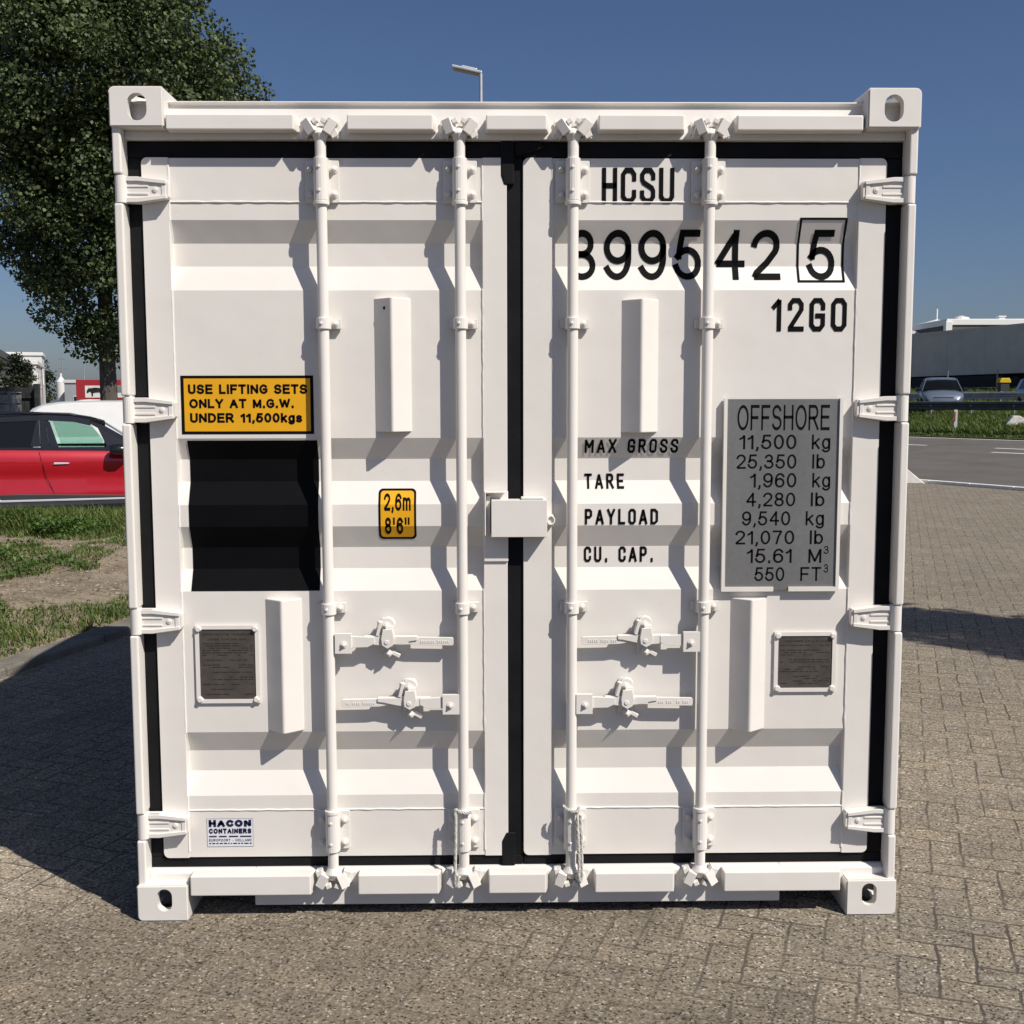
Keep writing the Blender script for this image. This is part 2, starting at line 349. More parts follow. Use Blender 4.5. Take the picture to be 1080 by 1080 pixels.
# lettering: ribbons drawn along the strokes of each letter; a narrow square face and a plain round sans
GL = {  # strokes on a cell 0..w by 0..1
 'H': (.40, [[(0,0),(0,1)], [(.40,0),(.40,1)], [(0,.5),(.40,.5)]]),
 'C': (.40, [[(.40,.72),(.40,.86),(.30,1),(.10,1),(0,.86),(0,.14),(.10,0),(.30,0),(.40,.14),(.40,.28)]]),
 'S': (.40, [[(.40,.76),(.40,.86),(.30,1),(.10,1),(0,.86),(0,.70),(.05,.60),(.35,.42),(.40,.32),(.40,.14),(.30,0),(.10,0),(0,.14),(0,.26)]]),
 'U': (.40, [[(0,1),(0,.14),(.10,0),(.30,0),(.40,.14),(.40,1)]]),
 '1': (.20, [[(0,.78),(.18,1),(.18,0)]]),
 '2': (.40, [[(0,.74),(0,.86),(.10,1),(.30,1),(.40,.86),(.40,.68),(.02,.06),(.02,0),(.42,0)]]),
 'G': (.40, [[(.40,.74),(.40,.86),(.30,1),(.10,1),(0,.86),(0,.14),(.10,0),(.30,0),(.40,.14),(.40,.46),(.20,.46)]]),
 'O': (.40, [[(.20,1),(.10,1),(0,.86),(0,.14),(.10,0),(.30,0),(.40,.14),(.40,.86),(.30,1),(.20,1)]]),
 'M': (.52, [[(0,0),(0,1),(.26,.38),(.52,1),(.52,0)]]),
 'A': (.46, [[(0,0),(.23,1),(.46,0)], [(.08,.28),(.38,.28)]]),
 'X': (.44, [[(0,0),(.44,1)], [(0,1),(.44,0)]]),
 'R': (.42, [[(0,0),(0,1),(.28,1),(.38,.88),(.38,.60),(.28,.48),(0,.48)], [(.20,.48),(.42,0)]]),
 'T': (.42, [[(0,1),(.42,1)], [(.21,1),(.21,0)]]),
 'E': (.38, [[(.38,1),(0,1),(0,0),(.38,0)], [(0,.5),(.32,.5)]]),
 'P': (.40, [[(0,0),(0,1),(.28,1),(.38,.88),(.38,.58),(.28,.46),(0,.46)]]),
 'Y': (.44, [[(0,1),(.22,.45),(.44,1)], [(.22,.45),(.22,0)]]),
 'L': (.36, [[(0,1),(0,0),(.36,0)]]),
 'D': (.40, [[(0,0),(0,1),(.24,1),(.40,.84),(.40,.16),(.24,0),(0,0)]]),
 '.': (.10, [[(.05,-.03),(.05,.10)]]),
 ' ': (.20, []),
}
def stroke_mesh(body, w, gap, GL):
    vs_, fs = [], []; x = 0
    for ch in body:
        gw, pls = GL[ch]
        parts = []
        for pl in pls:
            cur = [pl[0]]; e0 = .96
            for i in range(1, len(pl)):
                cur.append(pl[i])
                if i < len(pl)-1:
                    a, b, c = (Vector(pl[q]) for q in (i-1, i, i+1))
                    if (b-a).normalized().dot((c-b).normalized()) < -.25: parts.append((cur, e0, .28)); cur = [pl[i]]; e0 = .28
            parts.append((cur, e0, .96))
        for pl, e0, e1 in parts:
            n = len(pl); P = [Vector((x+a, w/2+b*(1-w))) for a, b in pl]
            closed = (P[0]-P[-1]).length < 1e-5
            for i, p in enumerate(P):
                a = P[i-1] if i else (P[-2] if closed else None)
                b = P[i+1] if i < n-1 else (P[1] if closed else None)
                d0 = (p-a).normalized() if a is not None else None
                d1 = (b-p).normalized() if b is not None else None
                if d0 is None: d0 = d1
                if d1 is None: d1 = d0
                t = (d0+d1); t = t.normalized() if t.length > 1e-6 else d0
                nn = Vector((-t.y, t.x)); k = max(.5, nn.dot(Vector((-d0.y, d0.x))))
                q = Vector(p)
                if not closed and i == 0: q -= d0*w/2*e0
                if not closed and i == n-1: q += d0*w/2*e1
                vs_ += [tuple(q+nn*w/2/k), tuple(q-nn*w/2/k)]
            o = len(vs_)-2*n
            fs += [(o+2*i, o+2*i+1, o+2*i+3, o+2*i+2) for i in range(n-1)]
        x += gw+w+gap-.06
    return [(a, b, 0) for a, b in vs_], fs

# door sheet: height of the corrugation; outer face at YO, channel floor at YI
YO, YI = .065, .096
CH = [(2.210, 2.143, 2.073, 1.997), (1.541, 1.474, 1.404, 1.332), (1.263, 1.193, 1.125, 1.057), (.600, .531, .464, .390)]
def yprof(z):
    for a, b, c, d in CH:
        if d < z < a:
            if z > b: return YO+(YI-YO)*(a-z)/(a-b)
            if z >= c: return YI
            return YO+(YI-YO)*(z-d)/(c-d)
    return YO
BREAKS = sorted(z for c in CH for z in c)
def decal(mb, vs2, fs, off=.0016, follow=True, y=None):
    """vs2: (X, Z) points on the door; cut at the bends of the sheet and laid onto it"""
    bm = bmesh.new(); vv = [bm.verts.new((p[0], 0, p[1])) for p in vs2]
    for f in fs:
        try: bm.faces.new([vv[i] for i in f])
        except ValueError: pass
    if follow:
        zs = [p[1] for p in vs2]
        for zb in BREAKS:
            if min(zs) < zb < max(zs):
                bmesh.ops.bisect_plane(bm, geom=bm.verts[:]+bm.edges[:]+bm.faces[:], plane_co=(0, 0, zb), plane_no=(0, 0, 1))
    bm.normal_update()
    for f in bm.faces:
        if f.normal.y > 0: f.normal_flip()
    bm.verts.index_update()
    out = [(v.co.x, (yprof(v.co.z) if follow else (YO if y is None else y))-off, v.co.z) for v in bm.verts]
    mb.add(out, [[v.index for v in f.verts] for f in bm.faces]); bm.free()
def _arc(cx, cy, rx, ry, a0, a1, n=14):
    return [(cx+rx*math.cos(R(a0+(a1-a0)*k/n)), cy+ry*math.sin(R(a0+(a1-a0)*k/n))) for k in range(n+1)]
def _S(w, h):
    return _arc(w/2, h*.745, w*.46, h*.255, 22, 250, 14)[:-1]+_arc(w/2, h*.255, w/2, h*.255, 68, -160, 14)
def _el(cx, cy, rx, ry): 
    e = _arc(cx, cy, rx, ry, 90, 450, 26); e[-1] = e[0]; return e
SANS = {
 'A': (.64, [[(0,0),(.32,1),(.64,0)], [(.12,.36),(.52,.36)]]), 'C': (.60, [_arc(.33,.5,.33,.5,42,318,22)]), 'D': (.60, [[(0,0),(0,1),(.24,1)]+_arc(.24,.5,.36,.5,88,-88,16)+[(.24,0),(0,0)]]),
 'E': (.52, [[(.52,1),(0,1),(0,0),(.53,0)], [(0,.52),(.48,.52)]]), 'F': (.50, [[(.50,1),(0,1),(0,0)], [(0,.50),(.43,.50)]]), 'G': (.62, [_arc(.33,.5,.33,.5,44,305,22)+[(.62,.20),(.62,.47),(.35,.47)]]),
 'H': (.58, [[(0,0),(0,1)], [(.58,0),(.58,1)], [(0,.52),(.58,.52)]]), 'I': (.02, [[(.01,0),(.01,1)]]), 'L': (.46, [[(0,1),(0,0),(.46,0)]]), 'M': (.68, [[(0,0),(0,1),(.34,.06),(.68,1),(.68,0)]]),
 'N': (.58, [[(0,0),(0,1),(.58,0),(.58,1)]]), 'O': (.68, [_el(.34,.5,.34,.5)]), 'P': (.54, [[(0,0),(0,1),(.32,1)]+_arc(.32,.74,.22,.26,88,-88,12)+[(.32,.48),(0,.48)]]),
 'R': (.60, [[(0,0),(0,1),(.34,1)]+_arc(.34,.74,.22,.26,88,-88,12)+[(.34,.48),(0,.48)], [(.30,.48),(.60,0)]]), 'S': (.56, [_S(.56,1)]), 'T': (.56, [[(0,1),(.56,1)], [(.28,1),(.28,0)]]),
 'U': (.56, [[(0,1),(0,.30)]+_arc(.28,.28,.28,.28,180,360,14)+[(.56,.30),(.56,1)]]), 'V': (.60, [[(0,1),(.30,0),(.60,1)]]), 'W': (.92, [[(0,1),(.23,0),(.46,.95),(.69,0),(.92,1)]]), 'Y': (.60, [[(0,1),(.30,.45),(.60,1)], [(.30,.45),(.30,0)]]),
 '0': (.50, [_el(.25,.5,.25,.5)]), '1': (.24, [[(0,.74),(.14,.84),(.24,1),(.24,0)]]), '2': (.50, [_arc(.25,.73,.25,.27,172,-32,16)+[(.28,.33),(.05,.10),(0,0),(.51,0)]]),
 '3': (.50, [_arc(.24,.765,.215,.235,165,-84,14)+[(.16,.53)], [(.16,.53)]+_arc(.24,.265,.26,.265,80,-165,16)]), '4': (.54, [[(.40,0),(.40,1)], [(.375,.955),(0,.31),(.55,.31)]]),
 '5': (.50, [[(.46,1),(.11,1),(.045,.49)], _arc(.24,.315,.26,.315,148,-165,18)]), '6': (.50, [_el(.25,.31,.25,.31), [(0,.31),(0,.52)]+_arc(.27,.55,.27,.45,175,35,12)]), '7': (.50, [[(0,1),(.50,1),(.32,.58),(.20,0)]]),
 '8': (.50, [_el(.25,.765,.215,.235), _el(.25,.265,.25,.265)]), '9': (.50, [_el(.25,.69,.25,.31), [(.50,.69),(.50,.48)]+_arc(.23,.45,.27,.45,-5,-145,12)]),
 ',': (.07, [[(.05,.05),(.05,-.04),(.0,-.16)]]), '.': (.06, [[(.03,-.02),(.03,.06)]]), "'": (.02, [[(.01,1),(.01,.70)]]), '"': (.34, [[(.01,1),(.01,.70)], [(.33,1),(.33,.70)]]), '-': (.26, [[(0,.36),(.26,.36)]]), ' ': (.22, []),
 'k': (.42, [[(0,0),(0,1)], [(.40,.72),(.02,.30)], [(.15,.43),(.42,0)]]), 'g': (.44, [_el(.22,.36,.22,.36), [(.44,.72),(.44,-.06)]+_arc(.22,-.06,.22,.20,-4,-158,10)]), 'l': (.02, [[(.01,0),(.01,1)]]),
 'b': (.44, [[(0,0),(0,1)], _el(.22,.36,.22,.36)]), 's': (.40, [_S(.40,.72)]), 'm': (.68, [[(0,0),(0,.72)], [(0,.46)]+_arc(.17,.50,.17,.22,180,0,10)+[(.34,0)], [(.34,.46)]+_arc(.51,.50,.17,.22,180,0,10)+[(.68,0)]]),
}
def fit_text(mb, body, x0, x1, zb, zt, style='sans', off=.0016, follow=True, y=None, w=.125, gap=.20):
    vs_, fs = stroke_mesh(body, w, gap, SANS if style == 'sans' else GL)
    a = min(v[0] for v in vs_); b = max(v[0] for v in vs_)
    decal(mb, [(x0+(v[0]-a)/(b-a)*(x1-x0), zb+v[1]*(zt-zb)) for v in vs_], fs, off, follow, y)
def rect(x0, x1, z0, z1, r=0., n=5):
    if not r: return [(x0, z0), (x1, z0), (x1, z1), (x0, z1)]
    out = []
    for cx, cz, a0 in ((x1-r, z0+r, -90), (x1-r, z1-r, 0), (x0+r, z1-r, 90), (x0+r, z0+r, 180)):
        for k in range(n+1):
            a = R(a0+90*k/n); out.append((cx+r*math.cos(a), cz+r*math.sin(a)))
    return out

# ------------------------------------------------------------------ ground, road, verge
DN = Vector((-.454, .891)); NN = Vector((.891, .454))          # along and across the main road
PROF = [(-900, 0), (16.55, 0), (31.2, .35), (35.5, .92), (37, 1.15), (41, 1.2), (43, 1.45), (53, 2.2), (70, 2.3), (900, 2.3)]
def zv(v):
    for (a, za), (b, zb) in zip(PROF, PROF[1:]):
        if v <= b: return za+(zb-za)*(v-a)/(b-a)
    return PROF[-1][1]
def uv(u, v): return (DN.x*u+NN.x*v, DN.y*u+NN.y*v)
def ground_z(x, y): return zv(x*NN.x+y*NN.y)
def road_strip(name, mat, v0, v1, u0, u1, dz, nseg=1, bm=None):
    mb = bm or MB(); vsn = sorted({v0, v1, *[v for v, _ in PROF if v0 < v < v1]})
    for a, b in zip(vsn, vsn[1:]):
        p = [(*uv(u0, a), zv(a)+dz), (*uv(u1, a), zv(a)+dz), (*uv(u1, b), zv(b)+dz), (*uv(u0, b), zv(b)+dz)]
        mb.add(p, [(0, 1, 2, 3)])
    return mb if bm else structure(mb, name, mat)
mb = MB(); 
vl = [-900, -60, 16.55, 31.2, 35.5, 37, 41, 43, 53, 70, 900]; ul = [-900, -60, 0, 60, 900]
for v in vl:
    for u in ul: mb.add([(*uv(u, v), zv(v)-.03)], [])
nu = len(ul)
mb.f = [(i*nu+j, i*nu+j+1, (i+1)*nu+j+1, (i+1)*nu+j) for i in range(len(vl)-1) for j in range(nu-1)]; mb.m = [0]*len(mb.f)
structure(mb, "ground", M['land'])

KA = Vector((math.sin(R(15)), math.cos(R(15))))                 # the verge kerb runs this way
K0 = Vector((-3.03, 3.25)); KN = Vector((-KA.y, KA.x))         # towards the grass
def kp(s, t): return K0 + KA*s + KN*t
# paved yard: one sheet up to the road kerb
def yard_poly():
    return [uv(-40, 16.4), uv(40, 16.4), uv(40, -60), uv(-40, -60)]
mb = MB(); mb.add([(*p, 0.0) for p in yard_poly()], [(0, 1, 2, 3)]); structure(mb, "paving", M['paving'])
# the side street beyond the verge
mb = MB(); mb.add([(-60, 11.55, .006), (3.0, 11.55, .006), (-2.4, 25, .006), (-60, 25, .006)], [(0, 1, 2, 3)]); structure(mb, "street", M['asphalt'])
# the main road, its painted lines, the dike road
road_strip("road", M['asphalt'], 16.55, 31.2, -120, 140, .004)
def dashes(v, u0s, ln, w, name):
    mb = MB()
    for u in u0s: road_strip(None, None, v, v+w, u, u+ln, .009, bm=mb)
    return structure(mb, name, M['line'])
dashes(25.2, [15.3+6.5*k-13 for k in range(-3, 12)], 3.4, .17, "road_markings")
dashes(26.85, [17.3+5.2*k-10.4 for k in range(-3, 14)], 2.6, .17, "lane_markings")
dashes(30.75, [-60], 160, .14, "edge_line")
road_strip("dike_road", M['asphalt'], 36.9, 41.1, -150, 180, .012)
dashes(37.2, [-80], 220, .12, "shoulder_line")
mb = MB()
n_k = 60
for k in range(n_k):                                             # road kerb, one element per metre
    u = -22+k*1.0
    p0, p1 = uv(u+.004, 16.40), uv(u+.996, 16.40); q0, q1 = uv(u+.004, 16.545), uv(u+.996, 16.545)
    z0, z1 = -.05, .065
    mb.add([(*p0, z0), (*p1, z0), (*q1, z0), (*q0, z0), (*p0, z1), (*p1, z1), (*q1, z1), (*q0, z1)],
           [(0,3,2,1),(4,5,6,7),(0,1,5,4),(1,2,6,5),(2,3,7,6),(3,0,4,7)])
structure(mb, "road_kerb", M['line'], bevel=.012)
mb = MB()
for k in range(18):                                              # verge kerb
    s = -8+k*1.0; z1 = .06
    a, b_, c, d = kp(s+.005, 0), kp(s+.995, 0), kp(s+.995, .19), kp(s+.005, .19)
    mb.add([(*a, -.1), (*b_, -.1), (*c, -.1), (*d, -.1), (*a, z1), (*b_, z1), (*c, z1), (*d, z1)],
           [(0,3,2,1),(4,5,6,7),(0,1,5,4),(1,2,6,5),(2,3,7,6),(3,0,4,7)])
structure(mb, "verge_kerb", M['kerb'], bevel=.015)
# grass verge, a bumpy sheet behind the kerb
def verge_z(x, y):
    t = (Vector((x, y))-K0).dot(KN)
    e = min(1, max(0, (t-.2)/.8)); e2 = min(1, max(0, (11.5-y)/1.2))
    n1 = noise.noise(Vector((x*.55+3, y*.55, 1.7))); n2 = noise.noise(Vector((x*1.9, y*1.9, 4.2)))
    return .052 + e*e2*(.10+.13*n1+.045*n2)
def bare(x, y):                                                  # >0 where the soil shows
    n1 = noise.noise(Vector((x*1.25+9.1, y*1.0+2.3, .3))); n2 = noise.noise(Vector((x*3.4, y*3.0, 7.7)))
    b = .8*n1+.55*n2
    for (px, py, r, w) in ((-3.25, 6.5, .85, .95), (-3.85, 5.5, .65, .75), (-5.9, 9.7, .9, .9), (-4.5, 7.8, .6, .5), (-2.9, 7.6, .6, .5)):
        b += w*math.exp(-((x-px)**2+((y-py)*.8)**2)/(r*r))
    b -= .6*math.exp(-((y-10.8)/1.0)**2)
    return b-.34
mb = MB(); ns, nt_ = 120, 90
for i in range(ns+1):
    for j in range(nt_+1):
        y = -4+15.45*i/ns
        x0 = K0.x + KA.x/KA.y*(y-K0.y) - .2/KA.y
        x = x0 + .03 - 14*(j/nt_)**1.5
        mb.add([(x, y, verge_z(x, y))], [])
mb.f = [(i*(nt_+1)+j, (i+1)*(nt_+1)+j, (i+1)*(nt_+1)+j+1, i*(nt_+1)+j+1) for i in range(ns) for j in range(nt_)]; mb.m = [0]*len(mb.f)
structure(mb, "verge", M['soil'], smooth=True, angle=180)
def in_view(x, y, mx=.50):
    D = y-CY; t = (x-CX)/D - .0153
    return D > 1 and -mx < t < mx
def blade(mb, x, y, z, h, w, lean, az):
    dx, dy = math.cos(az), math.sin(az); lx, ly = math.cos(az+1.9)*lean, math.sin(az+1.9)*lean
    mb.add([(x-dx*w/2, y-dy*w/2, z), (x+dx*w/2, y+dy*w/2, z), (x+dx*w*.38+lx*.4, y+dy*w*.38+ly*.4, z+h*.6), (x-dx*w*.38+lx*.4, y-dy*w*.38+ly*.4, z+h*.6),
            (x+lx, y+ly, z+h)], [(0, 1, 2, 3), (3, 2, 4)])
rg = random.Random(5)
mb = MB(); md = MB(); cnt = 0
while cnt < 90000:
    y = rg.uniform(-3, 11.45); t = rg.uniform(.2, 9.5)
    x = K0.x + KA.x/KA.y*(y-K0.y) - t/KA.y
    if not in_view(x, y, .60) or x > -.4: continue
    b = bare(x, y)
    if b > 0 and rg.random() > .06*math.exp(-b*5): continue
    cnt += 1
    tall = 1+2.0*math.exp(-((y-10.8)/.9)**2)
    h = rg.uniform(.025, .075)*tall*(1.35 if b < -.45 else .75)
    blade(md if rg.random() < .13 else mb, x, y, verge_z(x, y)-.01, h, rg.uniform(.005, .010)*(1+.2*tall), rg.uniform(.1, 1.1)*h, rg.uniform(0, 6.28))
tag(mb.build("grass", M['grass'], fix=False), "green grass growing over the sandy verge", "grass", kind='stuff')
tag(md.build("dry_grass", M['straw'], fix=False), "straw coloured dead grass on the verge", "grass", kind='stuff')
# low broad-leaved ground cover along the back of the verge
def leafquad(mb, p, ax, ln, w, nrm):
    ax = ax.normalized(); s = ax.cross(nrm); s = s.normalized() if s.length > 1e-5 else ax.orthogonal().normalized()
    p = Vector(p)
    mb.add([p, p+ax*ln*.45+s*w*.5, p+ax*ln, p+ax*ln*.45-s*w*.5], [(0, 1, 2, 3)])
def rvec(rg): 
    while True:
        v = Vector((rg.uniform(-1, 1), rg.uniform(-1, 1), rg.uniform(-1, 1)))
        if .01 < v.length < 1: return v.normalized()
mb = MB(); cnt = 0
while cnt < 22000:
    y = rg.choice((rg.gauss(10.4, .7), rg.uniform(4, 11))); t = rg.uniform(.3, 9.3)
    x = K0.x + KA.x/KA.y*(y-K0.y) - t/KA.y
    if y > 11.35 or not in_view(x, y, .56) or x > -.6: continue
    nn = noise.noise(Vector((x*1.1, y*1.1, 12.5)))
    if nn < .02 or bare(x, y) > -.05: continue
    cnt += 1
    hh = (.05+.36*max(0, nn))*(1.5 if y > 9.4 else .5)
    v = rvec(rg); v.z = abs(v.z)*.6
    leafquad(mb, (x, y, verge_z(x, y)+rg.uniform(.01, hh)), v, rg.uniform(.03, .06), rg.uniform(.018, .034), Vector((rg.uniform(-.5, .5), rg.uniform(-.5, .5), 1)))
tag(mb.build("ground_cover", M['weed'], fix=False), "leafy weeds spreading through the verge grass", "weeds", kind='stuff')
# rubble on the bare patches
mb = MB(); cnt = 0
while cnt < 5200:
    y = rg.uniform(-2, 11.2); t = rg.uniform(.25, 9)
    x = K0.x + KA.x/KA.y*(y-K0.y) - t/KA.y
    if not in_view(x, y, .56) or x > -.8 or bare(x, y) < -.12: continue
    cnt += 1; r_ = .006+.022*rg.random()**4; z = verge_z(x, y); a = rg.uniform(0, 6.28); q = [rg.uniform(.6, 1.2) for _ in range(6)]
    mb.add([(x+r_*q[k]*math.cos(a+k*1.571), y+r_*q[k]*math.sin(a+k*1.571), z+r_*.15) for k in range(4)]+[(x+r_*.2, y, z+r_*.75*q[4]), (x-r_*.25, y+r_*.2, z+r_*.6*q[5])],
           [(0, 1, 4), (1, 2, 5, 4), (2, 3, 5), (3, 0, 4, 5)])
tag(mb.build("rubble", M['pebble'], fix=False), "small pale stones scattered on the bare soil of the verge", "stones", kind='stuff')
# the single yellow flower
fl = thing("flower", "yellow flower on a thin stem in the verge grass", "flower", (-5.82, 7.35, verge_z(-5.82, 7.35)))
mb = MB(); mb.tube([(0, 0, 0), (.01, 0, .12), (.0, .01, .21)], [.004, .003, .003], 6); mb.build("stem", M['stem'], fl)
mb = MB()
for ring, (n_, r_, z_) in enumerate(((9, .045, .212), (8, .034, .222))):
    for k in range(n_):
        a = 2*math.pi*k/n_+ring*.3; d = Vector((math.cos(a), math.sin(a), .25)); leafquad(mb, (0, .01, z_), d, r_, r_*.5, Vector((0, 0, 1)))
mb.cyl((0, .01, .205), (0, .01, .228), .012, .008, 10)
mb.build("petals", M['petal'], fl, fix=False)
# turf on the road bank and beyond the dike road
for nm, lab, (va, vb), n_, hs, m_ in (("bank", "rough green grass on the bank below the crash barrier", (31.3, 36.6), 26000, (.15, .42), 'grass'),
                                  ("far_bank", "sunlit grass strip behind the far crash barrier", (41.3, 52), 14000, (.2, .55), 'grass')):
    road_strip(nm, M['bank'], va, vb, -40, 90, .02)
    mb = MB(); md = MB(); cnt = 0
    while cnt < n_:
        v = rg.uniform(va+.1, vb); u = rg.uniform(5, 60); x, y = uv(u, v)
        D = y-CY; tt = (x-CX)/D-.0153
        if not .33 < tt < .50: continue
        if noise.noise(Vector((x*.5, y*.5, 2))) < -.6: continue
        cnt += 1
        h = rg.uniform(*hs)*(.35 if v < va+.5 else 1)
        blade(md if rg.random() < .10 else mb, x, y, zv(v)+.01, h*.85, rg.uniform(.022, .045), rg.uniform(.1, .9)*h, rg.uniform(0, 6.28))
    tag(mb.build("bank_grass", M[m_], fix=False), lab, "grass", kind='stuff')
    tag(md.build("dry_bank_grass", M['straw'], fix=False), "dry stalks among the "+lab.split(" on ")[0].split(" strip")[0]+(" of the bank" if nm == "bank" else " of the far strip"), "grass", kind='stuff')

# ------------------------------------------------------------------ the shipping container
W2, LEN, HT = 1.219, 2.991, 2.591
box = thing("shipping_container", "white ten foot offshore shipping container with closed double doors", "container")
def stadium(cx, cz, w, h, n=10):
    r = w/2; out = []
    for k in range(n+1): a = R(180*k/n); out.append((cx+r*math.cos(a), cz+(h/2-r)+r*math.sin(a)))
    for k in range(n+1): a = R(180+180*k/n); out.append((cx+r*math.cos(a), cz-(h/2-r)+r*math.sin(a)))
    return out
def solid(mb):
    o = mb.build("tmp", M['white']); return o
def boolean(base, cutters, op='DIFFERENCE'):
    for c in cutters:
        md_ = base.modifiers.new("b", 'BOOLEAN'); md_.operation = op; md_.object = c; md_.solver = 'EXACT'
    dg = bpy.context.evaluated_depsgraph_get(); me = bpy.data.meshes.new_from_object(base.evaluated_get(dg))
    for o in [base]+list(cutters):
        old = o.data; bpy.data.objects.remove(o); bpy.data.meshes.remove(old)
    return me
def casting_mesh(upper):
    # front-left corner, local: x 0..0.162 to the right, y 0..0.178 to the back, z 0..0.118
    mb = MB(); mb.box(0, .162, 0, .178, 0, .118); b = solid(mb)
    bm = bmesh.new(); bm.from_mesh(b.data)
    es = [e for e in bm.edges if all(v.co.x < 1e-4 for v in e.verts) or (all(v.co.y < 1e-4 for v in e.verts) and all((v.co.z > .1) == upper for v in e.verts) ) ]
    rnd = [e for e in bm.edges if (all(v.co.x < 1e-4 for v in e.verts) and all((v.co.z > .1) == upper for v in e.verts))]
    bmesh.ops.bevel(bm, geom=rnd, offset=.018, segments=5, affect='EDGES', profile=.5)
    bmesh.ops.bevel(bm, geom=[e for e in bm.edges if e.is_manifold and e.calc_face_angle(0) > 1.2], offset=.004, segments=2, affect='EDGES')
    bm.to_mesh(b.data); bm.free()
    c1 = MB(); c1.box(.026, .136, .030, .150, .024 if upper else -.05, .17 if upper else .094)
    c1.v = [(x, y, min(z, .090) if upper else max(z, .028)) for x, y, z in c1.v]; c1 = solid(c1)
    cz = .058; hx = .084
    c2 = MB(); c2.prism(stadium(hx if upper else .088, cz if upper else .070, .058 if upper else .048, .080 if upper else .074), -.02, .06, 'y'); c2 = solid(c2)
    c3 = MB(); c3.prism([(p[0]+.09, p[1]) for p in stadium(0, cz, .050, .078)], -.03, .05, 'x'); c3 = solid(c3)
    c4 = MB(); c4.prism([(p[0], p[1]) for p in stadium(.081, .089, .062, .118)], *((.07, .2) if upper else (-.1, .05)), axis='z'); c4 = solid(c4)
    me = boolean(b, [c1, c2, c3, c4])
    return me
for upper in (True, False):
    me = casting_mesh(upper); me.name = "corner_casting"
    me.materials.clear(); me.materials.append(M['white'])
    z = HT-.118 if upper else 0
    for sx in (1, -1):
        for sy in (1, -1):
            o = bpy.data.objects.new("corner_casting", me); COL.objects.link(o); o.parent = box
            o.scale = (sx, sy, 1); o.location = (-W2*sx, 0 if sy == 1 else LEN, z)

# front posts, cut where the hinge lugs sit
HZ = [2.295, 1.630, .968, .304]; HH = .043
def post(s):
    mb = MB(); zs = [.114]
    for h in reversed(HZ): zs += [h-HH, h+HH]
    zs += [2.477]
    for k in range(0, len(zs), 2): mb.box(*sorted((s*1.190, s*1.217)), .012, .10, zs[k], zs[k+1])
    mb.box(*sorted((s*1.194, s*1.213)), .030, .098, .116, 2.475)
    mb.box(*sorted((s*1.10, s*1.212)), .100, .150, .115, 2.476)
    return mb.build("corner_post", M['white'], box, bevel=.006, seg=3)
for s in (-1, 1): post(s)
for s in (-1, 1):
    mb = MB(); mb.box(*sorted((s*1.08, s*1.217)), LEN-.12, LEN-.004, .112, HT-.115); mb.build("corner_post", M['white'], box, bevel=.006)
# header: a face plate under a narrow lip, five guard blocks on it
mb = MB(); mb.prism([(.046, 2.447), (.062, 2.552), (.050, 2.555), (.050, 2.5605), (.12, 2.5605), (.12, 2.447)], -1.19, 1.19, 'x')
mb.build("header", M['white'], box, bevel=.003)
def guard(x0, x1, z0, z1, y0, y1, name):
    mb = MB(); c = .010
    P = [(x0, y1, z0-.001), (x1, y1, z0-.001), (x1, y1, z1+.001), (x0, y1, z1+.001), (x0+.002, y0, z0), (x1-c, y0, z0), (x1-c, y0, z1), (x0+.002, y0, z1)]
    mb.add(P, [(0,3,2,1),(4,5,6,7),(0,1,5,4),(1,2,6,5),(2,3,7,6),(3,0,4,7)])
    return mb.build(name, M['white'], box, bevel=.0035)
for a, b in ((-1.054, -.661), (-.513, -.244), (-.096, .098), (.243, .512), (.661, 1.054)):
    guard(a, b, 2.466, 2.511, .004, .056, "header_guard")
# sill with a sloping top, five guard blocks
mb = MB(); mb.prism([(.046, .030), (.046, .140), (.062, .149), (.115, .153), (.13, .030)], -.853, .853, 'x')
for s in (-1, 1): mb.prism([(.046, .084), (.046, .140), (.062, .149), (.115, .153), (.13, .084)], *sorted((s*.853, s*1.19)), axis='x')
mb.build("sill", M['white'], box, bevel=.003)
for a, b in ((-1.050, -.655), (-.515, -.246), (-.097, .098), (.244, .509), (.659, 1.046)):
    guard(a, b, .083, .148, .0, .048, "sill_guard")
# side walls, rear wall, roof, floor, rails
def corrugated(length, depth, pitch=.278):
    pts = []; t = 0
    while t < length:
        for d, o in ((0, 0), (.072, 0), (.139, depth), (.211, depth)): 
            if t+d < length: pts.append((t+d, o))
        t += pitch
    pts.append((length, pts[-1][1])); return pts
for s in (-1, 1):
    pr = corrugated(LEN-.30, .036)
    poly = [(.15+t, s*(1.205-d)) for t, d in pr]+[(.15+t, s*(1.201-d)) for t, d in reversed(pr)]
    mb = MB(); mb.prism([(y_, x_) for x_, y_ in poly], .16, 2.53, 'z'); mb.build("side_wall", M['white'], box)
    mb = MB(); mb.box(*sorted((s*1.15, s*1.2175)), .178, LEN-.178, 2.525, 2.583); mb.build("top_rail", M['white'], box, bevel=.004)
    mb = MB(); mb.box(*sorted((s*1.15, s*1.2175)), .178, LEN-.178, .03, .165); mb.build("bottom_rail", M['white'], box, bevel=.004)
pr = corrugated(2.17, .04); mb = MB()
mb.prism([(-1.085+t, LEN-.03-d) for t, d in pr]+[(-1.085+t, LEN-.034-d) for t, d in reversed(pr)], .15, 2.5, 'z'); mb.build("rear_wall", M['white'], box)
for nm, z0, z1 in (("rear_header", 2.485, 2.58), ("rear_sill", .03, .155)):
    mb = MB(); mb.box(-1.08, 1.08, LEN-.09, LEN-.008, z0, z1); mb.build(nm, M['white'], box, bevel=.004)
pr = corrugated(LEN-.24, .02, .209*1.33); mb = MB()
